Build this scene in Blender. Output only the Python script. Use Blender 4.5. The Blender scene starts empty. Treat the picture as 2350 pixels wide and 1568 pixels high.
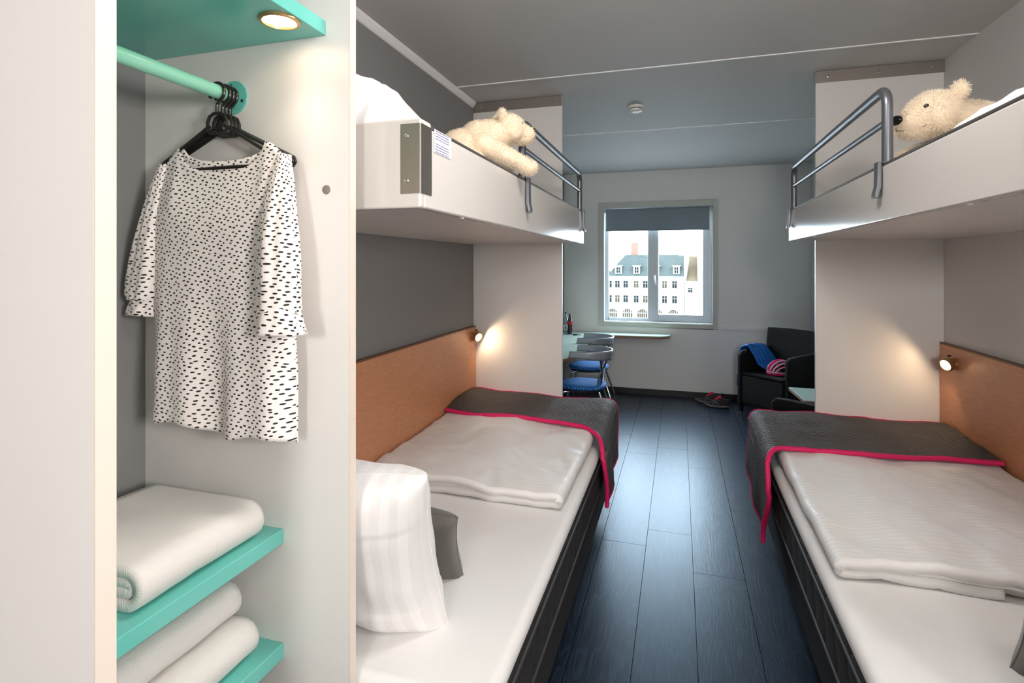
import bpy, bmesh, math, random
from mathutils import Vector, Matrix, noise
random.seed(7)
R = math.radians
SC = bpy.context.scene
COL = SC.collection

# ------------------------------------------------------------------ camera
cam = bpy.data.objects.new('camera', bpy.data.cameras.new('camera'))
COL.objects.link(cam)
cam.location = (0, 0, 1.52)
cam.rotation_euler = (R(90), 0, R(17.035))
cam.data.sensor_width = 36
cam.data.lens = 36 * 1250 / 2350
cam.data.shift_y = -176 / 2350
cam.data.clip_start = 0.05
cam.data.clip_end = 600
SC.camera = cam

# ------------------------------------------------------------------ world, sun, exposure
SC.view_settings.view_transform = 'Standard'
SC.view_settings.look = 'None'
SC.view_settings.gamma = 1
SC.view_settings.use_curve_mapping = False
SC.view_settings.exposure = 0.6
SC.cycles.max_bounces = 6
SC.cycles.diffuse_bounces = 4
SC.cycles.glossy_bounces = 3
SC.cycles.caustics_reflective = False
SC.cycles.caustics_refractive = False
W = bpy.data.worlds.new('sky'); SC.world = W; W.use_nodes = True
bg = W.node_tree.nodes['Background']
bg.inputs[0].default_value = (0.72, 0.87, 1.0, 1)
bg.inputs[1].default_value = 18.0

def light(name, kind, loc, rot, energy, color, **kw):
    d = bpy.data.lights.new(name, kind); o = bpy.data.objects.new(name, d); COL.objects.link(o)
    o.location = loc; o.rotation_euler = rot; d.energy = energy; d.color = color
    for k, v in kw.items(): setattr(d, k, v)
    return o
def aim(o, d):
    o.rotation_euler = Vector(d).to_track_quat('-Z', 'Y').to_euler()
sun = light('sun', 'SUN', (0, -20, 40), (0, 0, 0), 2.0, (1, .96, .9), angle=R(.6)); aim(sun, (.35, 1, -.75))
por = light('window_portal', 'AREA', (-.245, 6.80, 1.52), (R(-90), 0, 0), 1, (1, 1, 1), shape='RECTANGLE', size=1.3, size_y=1.45)
por.data.cycles.is_portal = True

# ------------------------------------------------------------------ materials
def lin(c):
    f = lambda v: (v / 12.92 if v <= .04045 else ((v + .055) / 1.055) ** 2.4)
    return (f(c[0] / 255), f(c[1] / 255), f(c[2] / 255), 1)
class N:
    def __init__(s, m): s.t = m.node_tree; s.n = s.t.nodes
    def __call__(s, typ, ins=None, **kw):
        n = s.n.new(typ)
        for k, v in kw.items(): setattr(n, k, v)
        for k, v in (ins or {}).items():
            if isinstance(v, bpy.types.NodeSocket): s.t.links.new(v, n.inputs[k])
            else: n.inputs[k].default_value = v
        return n
    def math(s, op, a, b=0.0, c=0.0): return s('ShaderNodeMath', {0: a, 1: b, 2: c}, operation=op).outputs[0]
    def mix(s, fac, a, b): return s('ShaderNodeMix', {0: fac, 6: a, 7: b}, data_type='RGBA').outputs[2]
    def ramp(s, fac, stops):
        n = s('ShaderNodeValToRGB', {0: fac}); e = n.color_ramp.elements
        while len(e) < len(stops): e.new(.5)
        for i, (p, c) in enumerate(stops): e[i].position = p; e[i].color = c
        return n.outputs[0]
def M(name, col, rough=.5, metal=0, bump=None, var=None, spec=.5, sheen=0, coat=0, emit=None, coord='Object'):
    m = bpy.data.materials.new(name); m.use_nodes = True; n = N(m)
    p = n.n['Principled BSDF']; c = lin(col)
    p.inputs['Base Color'].default_value = c; p.inputs['Roughness'].default_value = rough
    p.inputs['Metallic'].default_value = metal; p.inputs['Specular IOR Level'].default_value = spec
    p.inputs['Sheen Weight'].default_value = sheen; p.inputs['Coat Weight'].default_value = coat
    if coat: p.inputs['Coat Roughness'].default_value = .08
    tc = n('ShaderNodeTexCoord').outputs[coord]
    if var:
        t = n('ShaderNodeTexNoise', {'Vector': n('ShaderNodeMapping', {'Vector': tc, 'Scale': var[2] if len(var) > 2 else (1, 1, 1)}).outputs[0], 'Scale': var[0], 'Detail': 4.0}).outputs[0]
        a = var[1]; d = lambda k: (c[0] * k, c[1] * k, c[2] * k, 1)
        n.t.links.new(n.ramp(t, [(.3, d(1 - a)), (.7, d(1 + a))]), p.inputs['Base Color'])
    if bump:
        t = n('ShaderNodeTexNoise', {'Vector': tc, 'Scale': bump[0], 'Detail': 3.0}).outputs[0]
        n.t.links.new(n('ShaderNodeBump', {'Height': t, 'Strength': bump[1], 'Distance': bump[2]}).outputs[0], p.inputs['Normal'])
    if emit:
        p.inputs['Emission Color'].default_value = lin(emit[0]); p.inputs['Emission Strength'].default_value = emit[1]
    return m
def nodes_of(m): n = N(m); return n, n.n['Principled BSDF']
def uvxy(n):
    s = n('ShaderNodeSeparateXYZ', {0: n('ShaderNodeTexCoord').outputs['UV']})
    return s.outputs[0], s.outputs[1]

m_lam = M('white_laminate', (232, 228, 224), .4)
m_lamgloss = M('glossy_white_laminate', (220, 214, 208), .12, spec=.6)
m_edge = M('edge_band', (232, 218, 206), .4)
m_ceil = M('ceiling_paint', (208, 206, 204), .7, bump=(300, .05, .002))
m_joint = M('ceiling_joint', (252, 252, 252), .5)
m_wgrey = M('grey_wall_paint', (142, 140, 140), .75, bump=(220, .06, .002))
m_wlight = M('light_wall_paint', (222, 220, 218), .75, bump=(220, .06, .002))
m_wfar = M('far_wall_paint', (244, 241, 236), .75, bump=(220, .06, .002))
m_base = M('black_skirting', (38, 36, 36), .45)
m_teal = M('teal_lacquer', (112, 200, 188), .16, spec=.5)
m_mint = M('mint_lacquer', (150, 222, 195), .25)
m_head = M('beech_veneer', (212, 148, 108), .42, var=(30, .10, (1, .6, 6)), bump=(90, .05, .002))
m_headcap = M('veneer_edge', (118, 80, 54), .5)
m_steel = M('brushed_steel', (200, 190, 178), .30, 1, var=(8, .06, (60, 60, 1)))
m_strip = M('aluminium_strip', (148, 140, 134), .45, .6)
m_chrome = M('chrome', (205, 205, 208), .12, 1)
m_rail = M('grey_lacquered_tube', (118, 120, 126), .34, .7)
m_darkstrip = M('grey_edge_strip', (92, 88, 86), .4, .3)
m_black = M('black_plastic', (38, 33, 32), .28)
m_rubber = M('black_rubber', (25, 25, 25), .6)
m_blackfab = M('black_bed_fabric', (38, 36, 36), .9, bump=(500, .3, .002))
m_cushion = M('grey_cushion_cotton', (98, 93, 88), .9, bump=(420, .3, .002), sheen=.3)
m_pink = M('pink_binding', (222, 24, 98), .7, bump=(300, .15, .002))
m_sheet = M('white_cotton_sheet', (232, 230, 228), .85, bump=(5, .35, .03), sheen=.15)
m_plastic = M('white_plastic', (236, 234, 228), .35)
m_brass = M('brushed_brass', (196, 160, 112), .3, .9)
m_bulb = M('warm_lamp_glass', (255, 240, 220), .3, emit=((255, 226, 190), 14))
m_alu = M('window_aluminium', (205, 212, 216), .4, .1)
m_casing = M('window_casing_paint', (206, 205, 195), .5)
m_white_reveal = M('white_reveal', (235, 238, 238), .5)
m_desk = M('mint_desktop_laminate', (190, 212, 200), .3)
m_wood_edge = M('desk_wood_edge', (150, 112, 78), .5)
m_shell = M('grey_chair_plastic', (158, 162, 168), .3, .3)
m_jacket = M('blue_softshell', (22, 104, 188), .6, bump=(30, .35, .01))
m_navy = M('navy_trim', (14, 28, 52), .6)
m_hpink = M('helmet_pink', (232, 30, 120), .3)
m_hwhite = M('helmet_white', (235, 225, 232), .35)
m_hdark = M('helmet_liner', (30, 26, 30), .8)
m_shoe = M('shoe_mesh', (62, 54, 58), .8, bump=(260, .4, .003))
m_sole = M('shoe_sole', (128, 126, 126), .6)
m_soled = M('shoe_outsole', (28, 26, 28), .7)
m_lace = M('shoe_pink', (224, 22, 66), .6)
m_fur = M('cream_plush', (246, 226, 198), .9, bump=(160, .6, .006), var=(14, .06), sheen=.6)
m_strand = M('cream_plush_strand', (250, 234, 210), .8, sheen=.4)
m_nose = M('black_nose', (16, 14, 15), .25)
m_mouth = M('mouth_thread', (150, 112, 82), .8)
m_eye = M('bear_eye', (22, 12, 8), .08, coat=.6)
m_cola = M('cola_bottle', (52, 10, 12), .08, coat=.5)
m_red = M('red_label', (196, 24, 32), .45)
m_label = M('white_label', (225, 228, 228), .5)
m_cap = M('grey_cap', (120, 122, 125), .35, .4)
m_doorw = M('door_paint', (225, 222, 218), .45)
m_facade = M('white_render_facade', (108, 106, 103), .9, spec=0)
m_slate = M('green_slate_roof', (44, 49, 48), .8, spec=0, var=(.5, .14, (1, 1, 6)))
m_tile = M('brown_tile_roof', (62, 54, 43), .9, spec=0, var=(1.2, .2, (1, 1, 6)))
m_extglass = M('dark_house_glass', (20, 22, 22), .3, spec=0)
m_extglass2 = M('curtained_house_glass', (44, 40, 30), .4, spec=0)
m_extwhite = M('white_house_joinery', (104, 104, 103), .6, spec=0)
m_chim = M('pink_brick_chimney', (92, 66, 58), .9, spec=0)
m_copper = M('verdigris_copper', (80, 92, 86), .8, spec=0)
m_street = M('pale_street', (150, 148, 145), .9)
m_fillglass_back = M('fill_panel_back', (255, 250, 240), .4, emit=((255, 252, 248), 52))  # glow of the added back-wall fill panel

m_fillglass_right = M('fill_panel_right', (255, 250, 240), .4, emit=((255, 251, 247), 50))  # glow of the added right-wall fill panel
m_fillglass_hall = M('fill_dome_hall', (255, 250, 240), .4, emit=((255, 250, 245), 12))  # glow of the added hall fill dome
m_fillglass_room = M('fill_dome_room', (255, 250, 240), .4, emit=((255, 251, 247), 24))  # glow of the added fill dome over the aisle
def fabric_stripes(name, col, freq, amt, rough=.75):
    m = M(name, col, rough, sheen=.2); n, p = nodes_of(m); u, v = uvxy(n); c = lin(col)
    w = n.math('SINE', n.math('MULTIPLY', v, freq))
    f = n('ShaderNodeMapRange', {0: w, 1: -.25, 2: .25}).outputs[0]
    d = tuple(x * (1 - amt) for x in c[:3]) + (1,)
    n.t.links.new(n.mix(f, d, c), p.inputs['Base Color'])
    n.t.links.new(n('ShaderNodeMapRange', {0: f, 3: rough, 4: rough - .3}).outputs[0], p.inputs['Roughness'])
    t = n('ShaderNodeTexNoise', {'Vector': n('ShaderNodeTexCoord').outputs['Object'], 'Scale': 14.0, 'Detail': 3.0}).outputs[0]
    n.t.links.new(n('ShaderNodeBump', {'Height': t, 'Strength': .15, 'Distance': .02}).outputs[0], p.inputs['Normal'])
    return m
m_satin = fabric_stripes('striped_satin_duvet', (240, 237, 234), 2 * math.pi / .024, .05)
m_pillow = fabric_stripes('striped_satin_pillowcase', (240, 237, 236), 2 * math.pi / .045, .07)

def quilt():
    m = M('charcoal_quilted_throw', (86, 81, 80), .7, spec=.35); n, p = nodes_of(m); u, v = uvxy(n); k = math.pi / .026
    a = n.math('ABSOLUTE', n.math('SINE', n.math('MULTIPLY', n.math('ADD', n.math('MULTIPLY', u, .75), v), k)))
    b = n.math('ABSOLUTE', n.math('SINE', n.math('MULTIPLY', n.math('SUBTRACT', n.math('MULTIPLY', u, .75), v), k)))
    h = n.math('POWER', n.math('MINIMUM', a, b), .5)
    n.t.links.new(n('ShaderNodeBump', {'Height': h, 'Strength': 1.0, 'Distance': .008}).outputs[0], p.inputs['Normal'])
    return m
m_quilt = quilt()
def towel_mat():
    m = M('white_waffle_towel', (228, 224, 219), .95, sheen=.3); n, p = nodes_of(m); u, v = uvxy(n); k = math.pi / .0042
    a = n.math('ABSOLUTE', n.math('SINE', n.math('MULTIPLY', u, k))); b = n.math('ABSOLUTE', n.math('SINE', n.math('MULTIPLY', v, k)))
    n.t.links.new(n('ShaderNodeBump', {'Height': n.math('ADD', a, b), 'Strength': .25, 'Distance': .002}).outputs[0], p.inputs['Normal'])
    return m
m_towel = towel_mat()
def dress_mat():
    m = M('dotted_dress_fabric', (248, 240, 235), .85, sheen=.2); n, p = nodes_of(m)
    uv = n('ShaderNodeTexCoord').outputs['UV']
    wob = n('ShaderNodeTexNoise', {'Vector': uv, 'Scale': 30.0}).outputs[1]
    mp = n('ShaderNodeMapping', {'Vector': uv, 'Rotation': (0, 0, R(28)), 'Scale': (64, 112, 1)}).outputs[0]
    vo = n('ShaderNodeTexVoronoi', {'Vector': n('ShaderNodeVectorMath', {0: mp, 1: wob}, operation='ADD').outputs[0], 'Scale': 1.0, 'Randomness': .45}, voronoi_dimensions='2D').outputs[0]
    f = n.math('LESS_THAN', vo, .225)
    n.t.links.new(n.mix(f, lin((248, 240, 235)), lin((32, 26, 28))), p.inputs['Base Color'])
    t = n('ShaderNodeTexNoise', {'Vector': uv, 'Scale': 18.0}).outputs[0]
    n.t.links.new(n('ShaderNodeBump', {'Height': t, 'Strength': .15, 'Distance': .01}).outputs[0], p.inputs['Normal'])
    return m
m_dress = dress_mat()
def floor_mat():
    m = M('dark_oak_vinyl', (52, 50, 54), .36, spec=.5); n, p = nodes_of(m); p.inputs['Specular Tint'].default_value = (.42, .73, 1.0, 1)
    oi = n('ShaderNodeObjectInfo').outputs['Random']
    tc = n('ShaderNodeTexCoord').outputs['Object']
    off = n('ShaderNodeCombineXYZ', {0: n.math('MULTIPLY', oi, 37.0), 1: n.math('MULTIPLY', oi, 91.0)}).outputs[0]
    v = n('ShaderNodeVectorMath', {0: tc, 1: off}, operation='ADD').outputs[0]
    fine = n('ShaderNodeTexNoise', {'Vector': n('ShaderNodeMapping', {'Vector': v, 'Scale': (220, 6, 1)}).outputs[0], 'Scale': 1.0, 'Detail': 5.0}).outputs[0]
    big = n('ShaderNodeTexNoise', {'Vector': n('ShaderNodeMapping', {'Vector': v, 'Scale': (7, .9, 1)}).outputs[0], 'Scale': 1.0, 'Detail': 2.0}).outputs[0]
    ring = n.math('SINE', n.math('MULTIPLY', big, 110.0))
    rg = n('ShaderNodeMapRange', {0: ring, 1: .6, 2: 1.0, 3: 0.0, 4: .35}).outputs[0]
    g = n.math('ADD', n.math('MULTIPLY', n('ShaderNodeMapRange', {0: fine, 1: .45, 2: .75}).outputs[0], .6), rg)
    tone = n.mix(oi, lin((21, 26, 36)), lin((32, 39, 52)))
    n.t.links.new(n.mix(n.math('MULTIPLY', g, .75), tone, lin((62, 76, 97))), p.inputs['Base Color'])
    n.t.links.new(n('ShaderNodeBump', {'Height': g, 'Strength': .12, 'Distance': .002}).outputs[0], p.inputs['Normal'])
    return m
m_floor = floor_mat()
m_gap = M('floor_gap', (16, 16, 18), .8)
def rattan():
    m = M('black_rattan_weave', (29, 26, 25), .55, spec=.3); n, p = nodes_of(m)
    s = n('ShaderNodeSeparateXYZ', {0: n('ShaderNodeTexCoord').outputs['Object']})
    h = n.math('ADD', s.outputs[0], s.outputs[1])
    a = n.math('SINE', n.math('MULTIPLY', h, 2 * math.pi / .018)); b = n.math('SINE', n.math('MULTIPLY', s.outputs[2], 2 * math.pi / .010))
    n.t.links.new(n('ShaderNodeBump', {'Height': n.math('MULTIPLY', a, b), 'Strength': 1.0, 'Distance': .006}).outputs[0], p.inputs['Normal'])
    return m
m_rattan = rattan()
def seat_fab():
    m = M('blue_patterned_seat', (24, 96, 176), .8); n, p = nodes_of(m)
    mp = n('ShaderNodeMapping', {'Vector': n('ShaderNodeTexCoord').outputs['Object'], 'Rotation': (0, 0, R(45)), 'Scale': (60, 60, 60)}).outputs[0]
    ck = n('ShaderNodeTexVoronoi', {'Vector': mp, 'Scale': 1.0, 'Randomness': .1}, voronoi_dimensions='2D').outputs[0]
    n.t.links.new(n.mix(n('ShaderNodeMapRange', {0: ck, 1: .15, 2: .4}).outputs[0], lin((86, 164, 218)), lin((16, 84, 166))), p.inputs['Base Color'])
    return m
m_seat = seat_fab()
def glass_mat(name, tint, fac):
    m = bpy.data.materials.new(name); m.use_nodes = True; n = N(m); n.n.remove(n.n['Principled BSDF'])
    t = n('ShaderNodeBsdfTransparent', {0: tint}); g = n('ShaderNodeBsdfGlossy', {'Roughness': .02})
    fr = n('ShaderNodeMapRange', {0: n('ShaderNodeLayerWeight', {0: .3}).outputs[1], 3: fac, 4: .6}).outputs[0]
    x = n('ShaderNodeMixShader', {0: fr, 1: t.outputs[0], 2: g.outputs[0]})
    n.t.links.new(x.outputs[0], n.n['Material Output'].inputs[0]); return m
m_glass = glass_mat('window_glass', (.97, .98, .98, 1), .05)
m_bottle = glass_mat('clear_bottle_glass', (.72, .80, .82, 1), .16)
def sticker_mat():
    m = M('printed_sticker', (226, 222, 224), .5); n, p = nodes_of(m); u, v = uvxy(n)
    row = n.math('FRACT', n.math('MULTIPLY', v, 9.0)); on = n.math('LESS_THAN', n.math('ABSOLUTE', n.math('SUBTRACT', row, .5)), .2)
    t = n('ShaderNodeTexNoise', {'Vector': n('ShaderNodeCombineXYZ', {0: n.math('MULTIPLY', u, 26.0), 1: n.math('FLOOR', n.math('MULTIPLY', v, 9.0))}).outputs[0], 'Scale': 1.0}).outputs[0]
    wd = n.math('GREATER_THAN', t, .44)
    mg = n.math('LESS_THAN', n.math('ABSOLUTE', n.math('SUBTRACT', u, .46)), .40)
    mid = n.math('GREATER_THAN', n.math('ABSOLUTE', n.math('SUBTRACT', v, .5)), .06)
    n.t.links.new(n.mix(n.math('MULTIPLY', n.math('MULTIPLY', on, wd), n.math('MULTIPLY', mg, mid)), lin((226, 222, 224)), lin((112, 112, 160))), p.inputs['Base Color'])
    return m
m_sticker = sticker_mat()
def blind_mat():
    m = M('grey_blind_fabric', (150, 160, 166), .9); n, p = nodes_of(m)
    n.n.remove(p); d = n('ShaderNodeBsdfDiffuse', {0: lin((150, 160, 166))}); t = n('ShaderNodeBsdfTranslucent', {0: lin((150, 160, 166))})
    x = n('ShaderNodeMixShader', {0: .10, 1: d.outputs[0], 2: t.outputs[0]}); n.t.links.new(x.outputs[0], n.n['Material Output'].inputs[0]); return m
m_blind = blind_mat()

# ------------------------------------------------------------------ mesh helpers
ORG = {}
def put(o, label=None, cat=None, group=None, kind=None):
    if label: o['label'] = label
    if cat: o['category'] = cat
    if group: o['group'] = group
    if kind: o['kind'] = kind
    return o
def thing(name, loc, label, cat, group=None, rz=0):
    o = bpy.data.objects.new(name, None); COL.objects.link(o); o.location = loc; o.rotation_euler = (0, 0, rz)
    o.empty_display_size = .1; ORG[o] = Vector(loc)
    return put(o, label, cat, group)
def structure(o): o['kind'] = 'structure'; return o
class B:
    def __init__(s): s.v = []; s.f = []; s.uv = {}
    def add(s, vs, fs, uvs=None):
        k = len(s.v); s.v += [tuple(x) for x in vs]; s.f += [tuple(i + k for i in f) for f in fs]
        if uvs:
            for i, t in enumerate(uvs): s.uv[k + i] = t
        return s
    def box(s, x0, x1, y0, y1, z0, z1):
        return s.add([(x0, y0, z0), (x1, y0, z0), (x1, y1, z0), (x0, y1, z0), (x0, y0, z1), (x1, y0, z1), (x1, y1, z1), (x0, y1, z1)],
                     [(3, 2, 1, 0), (4, 5, 6, 7), (0, 1, 5, 4), (1, 2, 6, 5), (2, 3, 7, 6), (3, 0, 4, 7)])
    def tube(s, pts, r, n=10, closed=False):
        P = [Vector(p) for p in pts]; L = len(P); rs = r if isinstance(r, (list, tuple)) else [r] * L
        up = None; vs = []
        for i, p in enumerate(P):
            a = P[(i - 1) % L] if (closed or i > 0) else p; b = P[(i + 1) % L] if (closed or i < L - 1) else p
            t = (b - a).normalized()
            if up is None: up = t.orthogonal().normalized()
            else: up = (up - t * up.dot(t)).normalized()
            w = t.cross(up)
            vs += [p + (up * math.cos(2 * math.pi * k / n) + w * math.sin(2 * math.pi * k / n)) * rs[i] for k in range(n)]
        fs = []
        for i in range(L if closed else L - 1):
            j = (i + 1) % L
            fs += [(i * n + k, i * n + (k + 1) % n, j * n + (k + 1) % n, j * n + k) for k in range(n)]
        if not closed: fs += [tuple(range(n))[::-1], tuple(range((L - 1) * n, L * n))]
        return s.add(vs, fs)
    def lathe(s, prof, c=(0, 0, 0), axis=(0, 0, 1), n=20, caps=True):
        q = Vector((0, 0, 1)).rotation_difference(Vector(axis).normalized()); c = Vector(c)
        vs = [c + q @ Vector((r * math.cos(2 * math.pi * k / n), r * math.sin(2 * math.pi * k / n), z)) for r, z in prof for k in range(n)]
        fs = [(i * n + k, i * n + (k + 1) % n, (i + 1) * n + (k + 1) % n, (i + 1) * n + k) for i in range(len(prof) - 1) for k in range(n)]
        if caps: fs += [tuple(range(n))[::-1], tuple(range((len(prof) - 1) * n, len(prof) * n))]
        return s.add(vs, fs)
    def prism(s, poly, a, b, ax='z'):
        n = len(poly); mk = {'z': lambda p, h: (p[0], p[1], h), 'x': lambda p, h: (h, p[0], p[1]), 'y': lambda p, h: (p[0], h, p[1])}[ax]
        vs = [mk(p, a) for p in poly] + [mk(p, b) for p in poly]
        return s.add(vs, [tuple(range(n))[::-1], tuple(range(n, 2 * n))] + [(i, (i + 1) % n, n + (i + 1) % n, n + i) for i in range(n)])
    def grid(s, fn, nu, nv, wrap=False, uv=None):
        vs = []; us = []
        m = nu if wrap else nu + 1
        for j in range(nv + 1):
            for i in range(m):
                vs.append(fn(i / nu, j / nv)); us.append(uv(i / nu, j / nv) if uv else (i / nu, j / nv))
        fs = []
        for j in range(nv):
            for i in range(nu):
                a = j * m + i; b = j * m + (i + 1) % m
                fs.append((a, b, b + m, a + m))
        return s.add(vs, fs, us)
    def ell(s, c, r, n=16, m=10, rot=None):
        c = Vector(c); vs = []
        for j in range(m + 1):
            t = math.pi * j / m
            for k in range(n):
                p = 2 * math.pi * k / n
                q = Vector((r[0] * math.sin(t) * math.cos(p), r[1] * math.sin(t) * math.sin(p), r[2] * math.cos(t)))
                vs.append(c + (rot @ q if rot else q))
        return s.add(vs, [(j * n + k, (j + 1) * n + k, (j + 1) * n + (k + 1) % n, j * n + (k + 1) % n) for j in range(m) for k in range(n)])
    def mesh(s, name, off=Vector((0, 0, 0)), smooth=40):
        me = bpy.data.meshes.new(name); me.from_pydata([Vector(v) - off for v in s.v], [], s.f)
        if s.uv:
            l = me.uv_layers.new(name='UV')
            for lp in me.loops: l.data[lp.index].uv = s.uv.get(lp.vertex_index, (0, 0))
        bm = bmesh.new(); bm.from_mesh(me)
        bmesh.ops.remove_doubles(bm, verts=bm.verts, dist=1e-6)
        bmesh.ops.recalc_face_normals(bm, faces=bm.faces); bm.to_mesh(me); bm.free()
        if smooth:
            me.polygons.foreach_set('use_smooth', [True] * len(me.polygons)); me.set_sharp_from_angle(angle=R(smooth))
        return me
    def obj(s, name, mat, parent=None, bevel=0, seg=2, smooth=40, sub=0, solid=0, local=False, label=None, off=0):
        o_ = Vector((0, 0, 0))
        if parent is not None and not local: o_ = ORG.get(parent, Vector((0, 0, 0)))
        me = s.mesh(name, o_, smooth); me.materials.append(mat)
        o = bpy.data.objects.new(name, me); COL.objects.link(o)
        if parent is not None: o.parent = parent; ORG[o] = ORG.get(parent, Vector((0, 0, 0)))
        if solid: k = o.modifiers.new('solid', 'SOLIDIFY'); k.thickness = solid; k.offset = off
        if bevel: k = o.modifiers.new('bevel', 'BEVEL'); k.width = bevel; k.segments = seg; k.limit_method = 'ANGLE'; k.angle_limit = R(35); k.harden_normals = True
        if sub: k = o.modifiers.new('sub', 'SUBSURF'); k.levels = sub; k.render_levels = sub
        if label: o['label'] = label
        return o
def copy_obj(o, parent=None):
    c = o.copy(); COL.objects.link(c); c.parent = parent; ORG[c] = ORG.get(o, Vector((0, 0, 0)))
    return c
def copy_tree(o, parent=None):
    c = copy_obj(o, parent)
    for ch in [x for x in KIDS.get(o, [])]: copy_tree(ch, c)
    return c
KIDS = {}
def kids(o):
    KIDS[o] = [x for x in bpy.data.objects if x.parent == o]
    for k in KIDS[o]: KIDS[k] = [x for x in bpy.data.objects if x.parent == k]
def catmull(p, n=6, closed=False):
    P = [Vector(q) for q in p]; L = len(P); out = []
    for i in range(L if closed else L - 1):
        g = lambda k: P[k % L] if closed else P[max(0, min(L - 1, k))]
        a, b, c, d = g(i - 1), g(i), g(i + 1), g(i + 2)
        for k in range(n):
            t = k / n
            out.append(.5 * ((2 * b) + (c - a) * t + (2 * a - 5 * b + 4 * c - d) * t * t + (3 * b - a - 3 * c + d) * t ** 3))
    if not closed: out.append(P[-1])
    return out
def ns(x, y, z=0.0): return noise.noise(Vector((x, y, z)))
def sst(a, b, x):
    t = max(0, min(1, (x - a) / (b - a))); return t * t * (3 - 2 * t)
def arc(c, r, a0, a1, n): return [(c[0] + r * math.cos(R(a0 + (a1 - a0) * i / n)), c[1] + r * math.sin(R(a0 + (a1 - a0) * i / n))) for i in range(n + 1)]

XL, XR, YF, YB, ZC = -1.34, 1.36, 6.555, -3.3, 2.62

# ------------------------------------------------------------------ room shell
fl = structure(B().box(XL - .1, XR + .1, YB - .1, YF + .25, -.1, -.012).obj('floor', m_gap, smooth=0))
PL = {}
def plank(x0, x1, y0, y1):
    w, l = round(x1 - x0 - .0025, 4), round(y1 - y0 - .0025, 4)
    if w < .02 or l < .02: return
    if (w, l) not in PL:
        me = B().box(-w / 2, w / 2, -l / 2, l / 2, -.012, 0).mesh('plank', smooth=0); me.materials.append(m_floor); PL[(w, l)] = me
    o = bpy.data.objects.new('plank', PL[(w, l)]); COL.objects.link(o); o.location = ((x0 + x1) / 2, (y0 + y1) / 2, 0); o.parent = fl
st = {0: 3.03, 1: 3.22, 2: 2.835, 3: 3.62, -1: 3.5, -2: 2.7}
for k in range(-5, 8):
    x0 = max(XL, -.408 + .238 * k); x1 = min(XR, -.408 + .238 * (k + 1))
    if x1 <= x0: continue
    y = st.get(k, 2.6 + random.random() * 1.3) - 1.47 * 4
    while y < YF:
        plank(x0, x1, max(y, YB), min(y + 1.47, YF)); y += 1.47
ce = structure(B().box(XL - .1, XR + .1, YB - .1, YF + .25, ZC + .012, ZC + .12).obj('ceiling', m_ceil, smooth=0))
cy = [YB, .24, 1.68, 3.12, 4.56, YF]
for a, b in zip(cy, cy[1:]):
    B().box(XL, XR, a + .004, b - .004, ZC, ZC + .012).obj('ceiling_panel', m_ceil, ce, smooth=0)
for y in cy[1:-1]:
    B().box(XL, XR, y - .005, y + .005, ZC - .005, ZC + .012).obj('joint_strip', m_joint, ce, smooth=0)
structure(B().box(XL - .1, XL, YB - .1, YF + .25, -.1, ZC + .1).obj('wall_left', m_wgrey, smooth=0))
structure(B().box(XR, XR + .1, YB - .1, YF + .25, -.1, ZC + .1).obj('wall_right', m_wlight, smooth=0))
structure(B().box(XL, XR, YB - .1, YB, -.1, ZC + .1).obj('wall_back', m_wlight, smooth=0))
WX0, WX1, WZ0, WZ1 = -.862, .372, .84, 2.2
wf = B()
wf.box(XL, WX0, YF, YF + .22, -.1, ZC + .1).box(WX1, XR, YF, YF + .22, -.1, ZC + .1).box(WX0, WX1, YF, YF + .22, -.1, WZ0).box(WX0, WX1, YF, YF + .22, WZ1, ZC + .1)
structure(wf.obj('wall_far', m_wfar, smooth=0))
structure(B().box(XL, XR, YF - .012, YF, 0, .07).obj('baseboard_far', m_base, bevel=.003))
structure(B().box(XR - .012, XR, 3.5, YF - .012, 0, .07).obj('baseboard_right', m_base, bevel=.003))
structure(B().box(XL, XL + .012, 3.5, YF - .012, 0, .07).obj('baseboard_left', m_base, bevel=.003))
structure(B().prism([(XL, ZC), (XL + .028, ZC), (XL + .024, ZC - .012), (XL + .008, ZC - .03), (XL, ZC - .034)], 1.12, 3.46, 'y').obj('trim_1', m_joint, smooth=0))
t2 = structure(B().box(.42, XR - .003, YF - .018, YF, .79, .826).obj('trim_2', m_wfar, bevel=.003))
B().lathe([(.006, 0), (.006, .003)], (.50, YF - .018, .806), (0, -1, 0), 10).obj('screw', m_strip, t2)
dr = structure(B().box(-1.15, -.30, YB, YB + .03, 0, 2.05).obj('door_1', m_doorw, bevel=.004))
B().tube([(-.38, YB + .03, 1.02), (-.38, YB + .075, 1.02), (-.49, YB + .075, 1.02)], .009).obj('door_handle', m_chrome, dr)
B().box(-1.23, -1.15, YB, YB + .04, 0, 2.13).box(-.30, -.22, YB, YB + .04, 0, 2.13).box(-1.15, -.30, YB, YB + .04, 2.05, 2.13).obj('door_frame', m_doorw, dr)
# added fill panel, unseen behind the viewer, lights the room from the front
hl = thing('fill_wall_lamp', (.3, YB, 2.0), 'wide opal fill panel added on the unseen back wall', 'lamp')
B().box(-.02, .62, YB, YB + .03, 1.78, 2.22).obj('fill_base', m_plastic, hl, bevel=.004)
B().grid(lambda u, v: (.0 + .60 * u, YB + .031 + .06 * (1 - (2 * u - 1) ** 4) * (1 - (2 * v - 1) ** 4), 1.80 + .40 * v), 10, 8).obj('fill_glass', m_fillglass_back, hl, smooth=180)

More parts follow.
